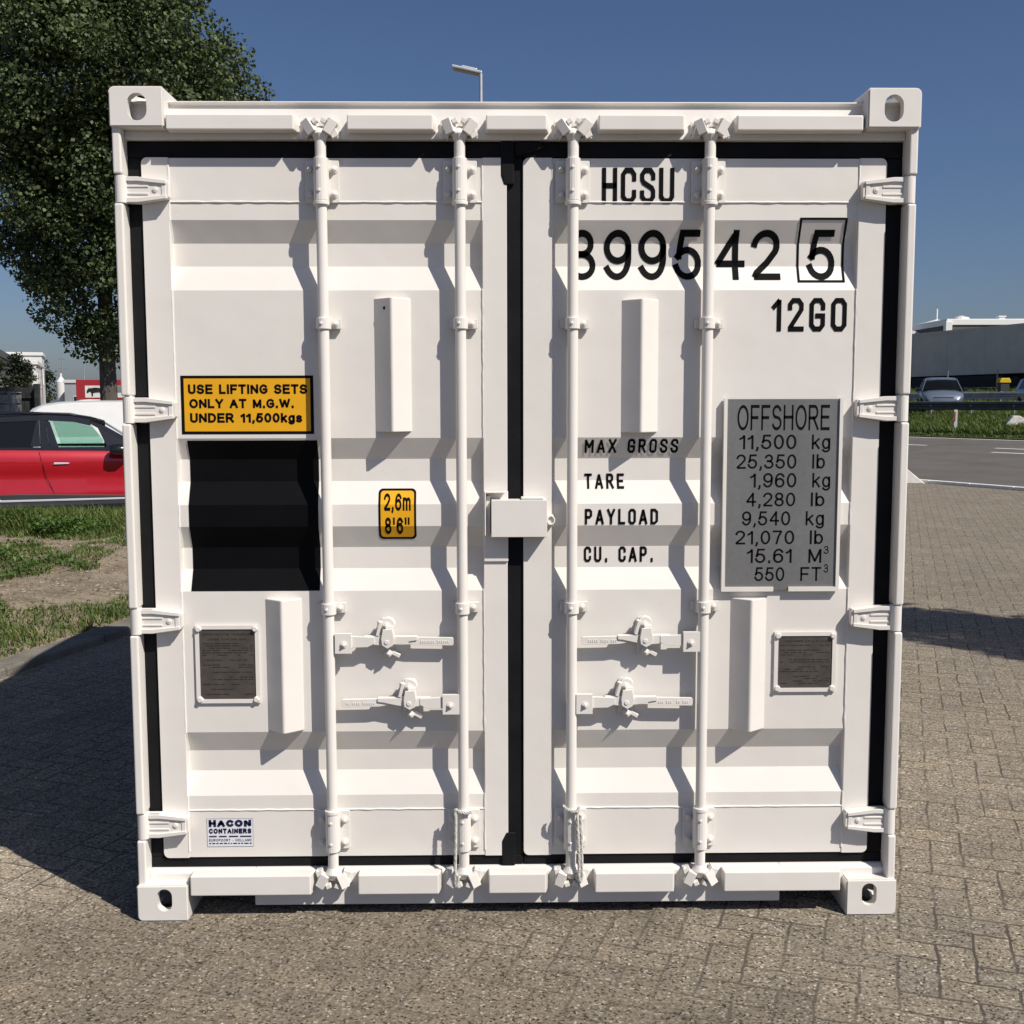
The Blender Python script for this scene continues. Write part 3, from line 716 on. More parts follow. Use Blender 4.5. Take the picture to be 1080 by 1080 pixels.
mb.prism([(.12+t, 2.563-d) for t, d in pr]+[(.12+t, 2.559-d) for t, d in reversed(pr)], -1.152, 1.152, 'x'); mb.build("roof", M['white'], box)
mb = MB(); mb.box(-1.148, 1.148, .135, LEN-.1, .135, .163)
for k in range(8): mb.box(-1.145, 1.145, .32+k*.33, .365+k*.33, .032, .134)
mb.build("floor", M['trim'], box)

# ---- doors
DOOR = {'L': dict(x0=-1.147, x1=-.032, s0=-1.065, s1=-.107, out=-1.192, mid=-.0075), 'R': dict(x0=.018, x1=1.140, s0=.108, s1=1.056, out=1.192, mid=-.0075)}
ZB, ZT, WB, WT = .184, 2.397, .342, 2.264
def wob(p, k, amp=.0014): return noise.noise(Vector((p*31, k, 0)))*amp
def make_door(side):
    d = DOOR[side]; x0, x1, s0, s1 = d['x0'], d['x1'], d['s0'], d['s1']
    mb = MB()
    r = .018                                                     # door frame with rounded corners
    def cpoly(a, b, z0, z1, corners):
        out = []
        for (cx, cz, a0, key) in ((b, z0, -90, 'br'), (b, z1, 0, 'tr'), (a, z1, 90, 'tl'), (a, z0, 180, 'bl')):
            if key in corners:
                ox = cx-r if cx == b else cx+r; oz = cz+r if cz == z0 else cz-r
                out += [(ox+r*math.cos(R(a0+90*k/5)), oz+r*math.sin(R(a0+90*k/5))) for k in range(6)]
            else: out.append((cx, cz))
        return out
    mb.prism(cpoly(x0, s0, ZB, ZT, ('tl', 'bl')), .0615, .108, 'y'); mb.prism(cpoly(s1, x1, ZB, ZT, ('tr', 'br')), .0615, .108, 'y')
    mb.box(s0, s1, .0640, .106, WT, ZT-.0015); mb.box(s0, s1, .0640, .106, ZB+.0015, WB)
    # corrugated sheet
    pr = [(YO, WB)]
    for a, b, c, e in reversed(CH): pr += [(YO, e), (YI, c), (YI, b), (YO, a)]
    pr += [(YO, WT)]
    n = len(pr); nx = 2; vs_ = []
    for i in range(nx): 
        x = s0+(s1-s0)*i/(nx-1); vs_ += [(x, y, z) for y, z in pr]
    mb.add(vs_, [(k, k+1, n+k+1, n+k) for k in range(n-1)])
    mb.box(x0+.02, x1-.02, .110, .125, ZB+.02, ZT-.02)
    # weld beads along the sheet's edges
    def bead(pts, rad, k):
        P = []
        for p, q in zip(pts, pts[1:]):
            m = max(2, int((Vector(q)-Vector(p)).length/.012))
            for i in range(m): P.append(Vector(p).lerp(Vector(q), i/m))
        P.append(Vector(pts[-1]))
        P = [p+Vector((wob(p.z+p.x, k), 0, wob(p.x+p.z*.7, k+5))) for p in P]
        mb.tube(P, [rad*(1+.35*noise.noise(Vector((i*.37, k, 2)))) for i in range(len(P))], 6)
    bead([(s0, .0645, WT), (s1, .0645, WT)], .0036, 1); bead([(s0, .0645, WB), (s1, .0645, WB)], .0034, 2)
    for x, k in ((s0, 3), (s1, 4)): bead([(x, y-.0008, z) for y, z in [(.064, ZB+.02)]+pr+[(.064, ZT-.02)]], .0036, k)
    door = mb.build("door", M['white'], box, bevel=.0028)
    tag(door, "left door leaf with amber notice, black patch and maker's label" if side == 'L' else "right door leaf with container number and grey weight plate")
    # black rubber seal round the leaf, fatter lips at the corners
    mb = MB(); o = d['out']; gx0, gx1 = (o, .0172) if side == 'L' else (.0174, o)
    def strip(a, b, z0, z1): mb.box(a, b, .0695, .10, z0, z1)
    strip(gx0, gx1, ZT+.0005, 2.446); strip(gx0, gx1, .1500, ZB-.0005)
    for a, b in ((gx0, x0-.0005), (x1+.0005, gx1)):
        if b-a > .002: strip(a, b, ZB-.0005, ZT+.0005)
    for cx, cz, sx, sz in ((x0, ZB, 1, 1), (x1, ZB, -1, 1), (x0, ZT, 1, -1), (x1, ZT, -1, -1)):
        mb.prism([(cx, cz), (cx+sx*.02, cz), (cx, cz+sz*.02)], .0705, .098, 'y')
    ix = d['mid']+(-.0009 if side == 'L' else .0009); sg = -1 if side == 'L' else 1
    w_ = .052 if side == 'L' else .090
    if side == 'L': mb.prism([(ix, 2.4465), (ix-.042, 2.4465), (ix-.042, 2.345), (ix-.032, 2.315), (ix, 2.315)], .0585, .0695, 'y')
    else: mb.prism([(ix, 2.4465), (ix+.075, 2.4465), (ix+.098, 2.425), (ix+.028, 2.408), (ix, 2.40)], .0590, .0695, 'y')
    if side == 'L': mb.prism([(ix, .1505), (ix-.045, .1505), (ix-.045, .232), (ix-.030, .262), (ix, .262)], .0590, .0695, 'y')
    mb.build("gasket", M['rubber'], door, bevel=.005, seg=3)
    sg = -1 if side == 'L' else 1
    for hz in HZ: hinge(sg, hz, door)
    return door
def hinge(s, hz, door):
    mb = MB(); X = lambda a: s*a
    blade_ = [(X(1.196), hz-.038), (X(1.150), hz-.040), (X(1.062), hz-.026), (X(1.058), hz-.020), (X(1.058), hz+.022), (X(1.062), hz+.028), (X(1.150), hz+.038), (X(1.196), hz+.038)]
    mb.prism(blade_, .0325, .0605, 'y')
    for sz in (1, -1):                                           # raised ribs along top and bottom
        z0, z1 = hz+sz*.034, hz+sz*.0225
        mb.prism([(X(1.200), z0-sz*.010), (X(1.200), z0+sz*.004), (X(1.150), z0+sz*.004), (X(1.064), z1+sz*.004), (X(1.064), z1-sz*.006), (X(1.150), z0-sz*.009)], .026, .0395, 'y')
    mb.prism([(X(1.066), hz-.019), (X(1.078), hz-.021), (X(1.078), hz+.021), (X(1.066), hz+.019)], .030, .0395, 'y')
    for dz in (-.012, .010): mb.box(*sorted((X(1.118), X(1.192))), .0300, .0335, hz+dz-.003, hz+dz+.003)
    mb.cyl((X(1.098), .0335, hz), (X(1.098), .0295, hz), .009, .008, 14); mb.cyl((X(1.098), .0295, hz), (X(1.098), .0280, hz), .005, .004, 10)
    # knuckle round the pin
    mb.cyl((X(1.200), .034, hz-.0405), (X(1.200), .034, hz+.0405), .0185, n=20)
    mb.box(*sorted((X(1.188), X(1.2155))), .032, .058, hz-.0395, hz+.0395)
    mb.cyl((X(1.200), .034, hz-.046), (X(1.200), .034, hz+.046), .009, n=12)
    mb.build("hinge", M['white'], door, bevel=.0028)
doorL = make_door('L'); doorR = make_door('R')
# wedge shaped guard bars standing on the leaves
for x0, x1, z0, z1, dr, hole in ((-.445, -.330, 1.561, 1.972, doorL, 1), (.324, .440, 1.557, 1.968, doorR, 0), (-.802, -.685, .606, 1.034, doorL, 0), (.679, .795, .602, 1.030, doorR, 0)):
    mb = MB(); xm = (x0+x1)/2-.002; ph = .046
    mb.prism([(x0, .0655), (xm, YO-ph), (xm+.006, YO-ph-.0005), (x1-.004, .0585), (x1, .0655)], z0, z1, 'z')
    if hole: mb.mi = 1; mb.cyl((x0+.0375, .0385, z1-.031), (x0+.0355, .0345, z1-.031), .0062, n=14)
    mb.build("guard_bar", [M['white'], M['hole']], dr, bevel=.003)
# ---- markings on the left leaf (each sticker one mesh: ground, border, print)
mb = MB()
x0, x1, z0, z1 = -1.048, -.636, 1.554, 1.736
decal(mb, rect(x0, x1, z0, z1), [(0, 1, 2, 3)], .0008); mb.mi = 1
decal(mb, rect(x0+.010, x1-.010, z0+.009, z1-.009), [(0, 1, 2, 3)], .0014); mb.mi = 0
for body, a, b, zb, zc in (("USE LIFTING SETS", -1.025, -.655, 1.679, 1.709), ("ONLY AT M.G.W.", -1.022, -.698, 1.635, 1.664), ("UNDER 11,500kgs", -1.021, -.672, 1.590, 1.620)):
    fit_text(mb, body, a, b, zb, zc, w=.235, gap=.17, off=.0020)
tag(mb.build("lifting_notice", [M['ink'], M['yellow']], doorL, fix=False), "amber notice with black border reading USE LIFTING SETS")
mb = MB(); decal(mb, rect(-1.034, -.628, 1.058, 1.534), [(0, 1, 2, 3)], .0012)
tag(mb.build("blanking_film", M['black_sheet'], doorL, fix=False), "large black film square covering part of the left door")
mb = MB(); P = rect(-.439, -.320, 1.220, 1.381, .014); decal(mb, P, [tuple(range(len(P)))], .0008); mb.mi = 1
P = rect(-.432, -.327, 1.227, 1.374, .010); decal(mb, P, [tuple(range(len(P)))], .0014); mb.mi = 0
fit_text(mb, "2,6m", -.422, -.337, 1.312, 1.366, w=.185, gap=.20, off=.0020); fit_text(mb, "8'6\"", -.419, -.341, 1.237, 1.291, w=.19, gap=.24, off=.0020)
tag(mb.build("height_label", [M['ink'], M['yellow']], doorL, fix=False), "small amber height label with rounded corners")
mb = MB(); decal(mb, rect(-1.006, -.857, .221, .315), [(0, 1, 2, 3)], .0018); mb.mi = 2
for a, b, c, e in ((-1.006, -.857, .221, .2222), (-1.006, -.857, .3138, .315), (-1.006, -1.0048, .2222, .3138), (-.8582, -.857, .2222, .3138)): decal(mb, rect(a, b, c, e), [(0, 1, 2, 3)], .0023)
mb.mi = 1
fit_text(mb, "HACON", -1.000, -.863, .2870, .3105, w=.34, gap=.20, off=.0026); fit_text(mb, "CONTAINERS", -1.000, -.863, .2645, .2815, w=.30, gap=.20, off=.0026)
for k, (a, b) in enumerate(((-1.000, -.975), (-.968, -.943), (-.936, -.906), (-.900, -.863))): decal(mb, rect(a, b, .2530, .2572), [(0, 1, 2, 3)], .0026)
fit_text(mb, "EUROPOORT - HOLLAND", -1.000, -.863, .2385, .2468, w=.15, gap=.3, off=.0026)
q = -1.000; rr = random.Random(3)
while q < -.868:
    w_ = rr.uniform(.004, .014); decal(mb, rect(q, min(q+w_, -.863), .2300, .2335), [(0, 1, 2, 3)], .0026); q += w_+.0035
tag(mb.build("maker_label", [M['decal_white'], M['navy_ink'], M['bld_grey']], doorL, fix=False), "white maker's label with navy print")
def id_plate(dr, x0, x1, z0, z1, heads, seed, label):
    mb = MB(); f = .0125; c = .014
    # raised white frame, clipped corners, corner bolts, brown plate
    mb.box(x0, x1, .057, .064, z0, z0+f); mb.box(x0, x1, .057, .064, z1-f, z1)
    mb.box(x0, x0+f, .0572, .064, z0+f, z1-f); mb.box(x1-f, x1, .0572, .064, z0+f, z1-f)
    for cx, cz, sx, sz in ((x0+f, z0+f, 1, 1), (x1-f, z0+f, -1, 1), (x0+f, z1-f, 1, -1), (x1-f, z1-f, -1, -1)):
        mb.prism([(cx-sx*.003, cz-sz*.003), (cx+sx*c, cz-sz*.003), (cx-sx*.003, cz+sz*c)], .0575, .0635, 'y')
        mb.cyl((cx-sx*.001, .0572, cz-sz*.001), (cx-sx*.001, .051, cz-sz*.001), .010, .007, 14)
    mb.mi = 1; mb.box(x0+f-.002, x1-f+.002, .0600, .0625, z0+f-.002, z1-f+.002); mb.mi = 2
    a, b = x0+f+.008, x1-f-.008; z = z1-f-.014
    for body, ia, ib in heads:
        if body is None: z -= .004
        else: fit_text(mb, body, a+ia*(b-a), a+ib*(b-a), z-.0065, z, off=.0003, follow=False, y=.0600, w=.16)
        z -= .0155
    rr = random.Random(seed)
    while z > z0+f+.012:
        q = a+rr.choice((0, 0, .01))
        split = rr.random()
        while q < b-.004:
            w_ = rr.uniform(.006, .03)
            if rr.random() < .80: mb.add([(q, .0597, z-.0028), (min(q+w_, b), .0597, z-.0028), (min(q+w_, b), .0597, z), (q, .0597, z)], [(0, 1, 2, 3)])
            q += w_+.004
            if split > .5 and rr.random() < .25: q += .03
        z -= rr.choice((.0075, .0075, .0075, .016))
    tag(mb.build("data_plate", [M['white'], M['id_plate'], M['id_print']], dr), label)
id_plate(doorL, -1.025, -.823, .697, .949, (("APPROVED FOR TRANSPORT", .0, 1), ("UNDER CUSTOMS SEAL", .12, .9)), 4, "tall brown customs plate in a white frame")
id_plate(doorR, .822, 1.021, .723, .918, (("CONTAINER DATA PLATE", .06, .94),), 8, "square brown data plate in a white frame")
# ---- markings on the right leaf
def marking(name, label, draw):
    mb = MB(); draw(mb); return tag(mb.build(name, M['ink'], doorR, fix=False), label)
marking("owner_code", "black letters HCSU at the top of the right door", lambda mb: fit_text(mb, "HCSU", .261, .484, 2.260, 2.368, 'narrow', w=.15, gap=.20, follow=False, y=.0640))
def _serial(mb):
    for ch, a, b in (("3", .158, .245), ("9", .269, .357), ("9", .377, .466), ("5", .486, .575), ("4", .617, .712), ("2", .731, .822)): fit_text(mb, ch, a, b, 2.030, 2.183, w=.135)
marking("serial_number", "large black digits 399542 across the upper channel", _serial)
def _check(mb):
    fit_text(mb, "5", .905, .994, 2.030, 2.183, w=.135)
    decal(mb, rect(.875, 1.023, 2.022, 2.218)+rect(.882, 1.016, 2.029, 2.211), [(0, 1, 5, 4), (1, 2, 6, 5), (2, 3, 7, 6), (3, 0, 4, 7)], .0016)
marking("check_digit", "black digit 5 in a thin black box", _check)
marking("type_code", "black type code 12GO", lambda mb: fit_text(mb, "12GO", .791, 1.028, 1.870, 1.973, 'narrow', w=.15, gap=.27))
for body, a, b, c, e in (("MAX GROSS", .212, .508, 1.491, 1.536), ("TARE", .213, .339, 1.378, 1.426), ("PAYLOAD", .213, .445, 1.266, 1.316), ("CU. CAP.", .213, .434, 1.142, 1.192)):
    marking("weight_heading", "black heading "+body, lambda mb: fit_text(mb, body, a, b, c, e, 'narrow', w=.170, gap=.30))
mb = MB(); x0, x1, z0, z1 = .646, 1.020, 1.052, 1.662; f = .0105
mb.box(x0, x0+f, .046, .0605, z0, z1); mb.box(x1-f, x1, .046, .0605, z0, z1)
mb.box(x0+f, x0+f+.155, .046, .0605, z0, z0+.014); mb.box(x1-f-.150, x1-f, .046, .0605, z0, z0+.014)
mb.mi = 1; mb.box(x0+f-.003, x1-f+.003, .052, .0545, z0+.004, z1-.002); mb.mi = 2
def oX(px, py): r_ = (py-440)/165; return .689+.009*r_+(px-778)*(.00298+.00003*r_)
def oZ(py): return 1.645-(py-426)*.0030
for body, pa, pb, zc, zb in (("OFFSHORE", 778, 875.5, 427, 453.5),
    ("11,500", 779.5, 840.2, 458, 473.3), ("kg", 856.5, 876, 458, 473.3), ("25,350", 776.7, 840.2, 478.6, 493.7), ("lb", 857, 870.5, 478.6, 493.7),
    ("1,960", 791, 840.2, 498.2, 513.5), ("kg", 857, 876, 498.2, 513.5), ("4,280", 787, 839, 518.8, 533.4), ("lb", 855.5, 870, 518.8, 533.4),
    ("9,540", 782.5, 833.7, 538.5, 553.6), ("kg", 850, 869.5, 538.5, 553.6), ("21,070", 775.5, 838, 558.9, 573.6), ("lb", 854.5, 868.5, 558.9, 573.6),
    ("15.61", 787.5, 835.3, 578.2, 593.5), ("M", 853, 866.8, 578.2, 593.5), ("3", 869, 874.5, 575.5, 584), ("550", 795.5, 827.5, 598, 612.9), ("FT", 844.5, 866.5, 598, 612.9), ("3", 869, 874, 595, 604)):
    fit_text(mb, body, oX(pa, (zc+zb)/2), oX(pb, (zc+zb)/2), oZ(zb), oZ(zc), off=.0004, follow=False, y=.052, w=.120 if len(body) > 7 else .130, gap=.20)
tag(mb.build("weight_plate", [M['white'], M['steel'], M['ink']], doorR, bevel=0), "grey steel plate headed OFFSHORE with weights in black")

# ---- locking rods: bar, cams, guides, handles
RY = .030
def rod(x, idx):
    mb = MB(); mb.cyl((x, RY, .150), (x, RY, 2.452), .0168, n=24)
    r_ = mb.build("locking_rod", M['white'], box, smooth=True)
    rg_ = random.Random(idx)
    for top in (1, 0):                                           # cam and its keeper jaws
        mb = MB(); zc = 2.474 if top else .128; sg = 1 if top else -1
        mb.cyl((x, RY, zc-sg*.036), (x, RY, zc-sg*.016), .017, .026, 18); mb.cyl((x, RY, zc-sg*.016), (x, RY, zc+sg*.006), .026, .013, 18)
        for s in (-1, 1):
            a = s*rg_.uniform(.30, .62)
            rot = Matrix.Rotation(a*sg, 3, 'Y') @ Matrix.Rotation(s*.35, 3, 'Z')
            mb.obox((x+s*.027, RY-.002, zc+sg*.006), (.028, .054, .044), rot)
            rot2 = Matrix.Rotation(-a*sg*.8, 3, 'Y')
            mb.obox((x+s*.040, RY+.006, zc-sg*.010), (.022, .038, .036), rot2)
            mb.cyl((x+s*.031, RY-.026, zc+sg*.010), (x+s*.031, RY+.018, zc+sg*.010), .0075, n=12)
            mb.obox((x+s*.014, RY-.012, zc+sg*.020), (.016, .026, .014), Matrix.Rotation(a, 3, 'Y'))
            mb.obox((x+s*.046, RY+.004, zc+sg*.016), (.010, .020, .012), Matrix.Rotation(-a*1.3, 3, 'Y'))
            mb.cyl((x+s*.047, RY-.004, zc-sg*.022), (x+s*.055, RY-.008, zc-sg*.028), .005, .004, 8)
        mb.box(x-.058, x+.058, .0435, .0495, min(zc+sg*.026, zc-sg*.012), max(zc+sg*.026, zc-sg*.012))
        mb.build("cam", M['white'], r_, bevel=.0058, seg=3)
    def guide(z0, z1, small, flip):
        mb = MB(); h = z1-z0
        n = 9; rr_ = .0225
        arc = [(x+rr_*math.cos(R(180+180*k/n)), RY+rr_*math.sin(R(180+180*k/n))) for k in range(n+1)]
        arc = [(x-rr_, .060)]+arc+[(x+rr_, .060)]
        inn = [(x+(px-x)*.86, py+(.002 if py < .055 else 0)) for px, py in arc]
        mb.prism(arc+[(x+rr_*.80, .0598), (x-rr_*.80, .0598)], z0, z1, 'z')
        w = .052 if not small else .046
        if small:
            mb.box(x+rr_-.001, x+w+.006, .046, .0605, z0+.002, z1-.002); mb.bolt(x+w-.012, (z0+z1)/2, .046, .0075, .010)
            mb.box(x-w+.010, x-rr_+.001, .050, .0605, z0+.004, z1-.004)
            mb.cyl((x-.004, RY-.0222, (z0+z1)/2), (x-.004, RY-.0255, (z0+z1)/2), .006, .004, 10)
        else:
            mb.prism(rect(x-w, x+w, z0-.002, z1-.001, .006), .0535, .0608, 'y')
            for s in (-1, 1):
                for zz in (z0+.022, z1-.030): mb.bolt(x+s*.0365, zz, .0535, .0085, .014)
            for zz in (z0+.028, z1-.028): mb.cyl((x-.003, RY-.0222, zz), (x-.003, RY-.0252, zz), .006, .004, 10)
            ze = z0-.006 if not flip else z1+.006
            mb.cyl((x, RY, ze-.007), (x, RY, ze+.005), .0245, n=24); 
        mb.build("rod_guide", M['white'], r_, bevel=.0022)
    guide(2.262, 2.388, False, False); guide(.217, .343, False, True)
    guide(1.876, 1.910, True, False); guide(.988, 1.024, True, False)
    return r_
rods = [rod(x, i) for i, x in enumerate((-.5955, -.175, .170, .587))]
def handle(r_, xh, s, z, latch_x, seed):
    """xh: hub centre, s: +1 when the lever points right"""
    rg_ = random.Random(seed); mb = MB(); P = lambda u: xh+s*u
    def pr_(poly, y0, y1): mb.prism([(P(u), z+w) for u, w in poly], min(y0+.011, .0595), min(y1+.011, .0605), 'y')
    pr_([(-.026, -.032), (.026, -.032), (.026, .032), (-.026, .032)], .004, .017)
    mb.bolt(P(.002), z-.003, .015, .0075, .007)
    pr_([(-.034, -.026), (-.018, -.026), (-.018, .024), (-.034, .024)], .0155, .046)
    pr_([(.024, -.014), (.075, -.013), (.098, -.002), (.098, .018), (.024, .022)], .010, .021)
    pr_([(.066, -.003), (.120, -.008), (.168, -.004), (.215, .006), (.232, .008), (.232, .020), (.160, .020), (.066, .021)], .012, .034)
    pr_([(.205, -.004), (.228, -.008), (.343, -.010), (.3465, -.006), (.3465, .012), (.343, .015), (.228, .017), (.205, .015)], .016, .028)
    for k in range(15):                                          # raised maker's lettering, worn to dashes
        u = .236+k*.0066; hgt = rg_.uniform(.004, .0075)
        if rg_.random() < .8: pr_([(u, .001-hgt/2), (u+.004, .001-hgt/2), (u+.004, .004+hgt/2), (u, .004+hgt/2)], .0148, .0162)
    mb.build("lever", M['white'], r_, bevel=.0024)
    # hasp that holds the lever
    mb = MB(); lx = latch_x
    mb.prism(rect(lx-.018, lx+.024, z-.050, z+.076, .010), .0545, .0612, 'y')
    mb.cyl((lx+.006, .0545, z+.055), (lx+.006, .036, z+.055), .024, .022, 20); mb.bolt(lx+.002, z+.053, .036, .0085, .010)
    mb.obox((lx-.020, .034, z+.045), (.010, .026, .046), Matrix.Rotation(.25, 3, 'Y')); mb.cyl((lx-.021, .030, z+.036), (lx-.021, .030, z+.070), .005, n=10)
    mb.prism([(lx-.008, z+.044), (lx+.022, z+.046), (lx+.028, z+.014), (lx+.023, z-.008), (lx+.006, z-.017), (lx-.011, z-.006), (lx-.013, z+.014)], .015, .0222, 'y')
    mb.prism([(lx+.004, z+.018), (lx+.028, z+.018), (lx+.024, z+.052), (lx+.000, z+.052)], .0220, .040, 'y')
    mb.cyl((lx+.004, .015, z+.004), (lx+.004, .0125, z+.004), .008, .007, 16)
    mb.cyl((lx+.008, .0545, z-.036), (lx+.008, .034, z-.036), .0125, .0115, 16); mb.bolt(lx+.008, z-.036, .034, .0075, .008)
    mb.obox((lx+.030, .046, z-.040), (.030, .014, .012), Matrix.Rotation(.5, 3, 'Y'))
    mb.build("lever_hasp", M['white'], r_, bevel=.0026)
handle(rods[0], -.5505, 1, .897, -.418, 1); handle(rods[1], -.2135, -1, .699, -.350, 2)
handle(rods[3], .548, -1, .897, .398, 3); handle(rods[2], .210, 1, .698, .340, 4)
# lock box over the joint of the leaves
mb = MB(); a, b = -.083, .091
mb.box(a, b, .010, .013, 1.233, 1.349); mb.box(a, b, .013, .060, 1.346, 1.349); mb.box(a, a+.003, .013, .060, 1.233, 1.346); mb.box(b-.003, b, .013, .060, 1.233, 1.346)
lb = mb.build("lock_box", M['white'], box, bevel=.0035, seg=3)
mb = MB(); mb.box(-.104, -.100, .018, .062, 1.236, 1.374); mb.box(-.0995, -.040, .024, .062, 1.369, 1.374); mb.box(-.106, -.030, .0545, .0613, 1.150, 1.374)
mb.box(-.0995, -.0865, .040, .060, 1.24, 1.36); mb.box(0.010, .080, .014, .06, 1.3495, 1.357)
mb.build("bracket", M['white'], lb, bevel=.002)
mb = MB(); ring_ = [(.104+.011*math.cos(2*math.pi*k/18), .036, 1.283+.013*math.sin(2*math.pi*k/18)) for k in range(19)]; mb.tube(ring_, .0028, 8)
mb.box(.0905, .112, .040, .060, 1.266, 1.300); mb.build("seal_ring", M['white'], lb, bevel=.001)

# ---- two lengths of painted rope tied to the middle rods
def rope(name, label, path, rad=.0029, strands=3, pitch=.026):
    P = [Vector(p) for p in path]; pts = []
    for p, q in zip(P, P[1:]):
        m = max(2, int((q-p).length/.003)); pts += [p.lerp(q, i/m) for i in range(m)]
    pts.append(P[-1])
    for _ in range(14): pts = [pts[0]]+[(pts[i-1]+pts[i]*2+pts[i+1])/4 for i in range(1, len(pts)-1)]+[pts[-1]]
    mb = MB(); dist = [0]
    for i in range(1, len(pts)): dist.append(dist[-1]+(pts[i]-pts[i-1]).length)
    for k in range(strands):
        sp = []
        for i, p in enumerate(pts):
            t = (pts[min(i+1, len(pts)-1)]-pts[max(i-1, 0)]).normalized(); u = t.cross(Vector((0, 1, .2))).normalized(); w = t.cross(u)
            a = 2*math.pi*(dist[i]/pitch+k/strands); sp.append(p+u*math.cos(a)*rad*1.15+w*math.sin(a)*rad*1.15)
        mb.tube(sp[::2], rad, 6)
    return tag(mb.build(name, M['rope'], smooth=True), label, "rope", "ropes tied to the rods")
rope("rope", "white painted rope hanging straight beside the second locking rod", [(-.150, .002, .352), (-.176, -.002, .350), (-.199, .008, .356), (-.202, .010, .366), (-.200, .004, .34), (-.201, .002, .25), (-.203, .000, .16), (-.202, -.002, .110), (-.198, -.004, .104), (-.194, -.004, .115), (-.194, .0, .15)])
rope("rope", "frayed grey rope looped over the third locking rod guide", [(.143, .012, .368), (.150, .000, .362), (.168, -.004, .356), (.186, -.003, .350), (.196, .002, .362), (.193, .004, .372), (.187, -.002, .35), (.189, -.004, .28), (.194, -.003, .20), (.193, -.004, .135), (.198, -.006, .118), (.204, -.003, .135), (.202, -.002, .21), (.200, -.001, .29), (.198, .002, .34)], strands=3)

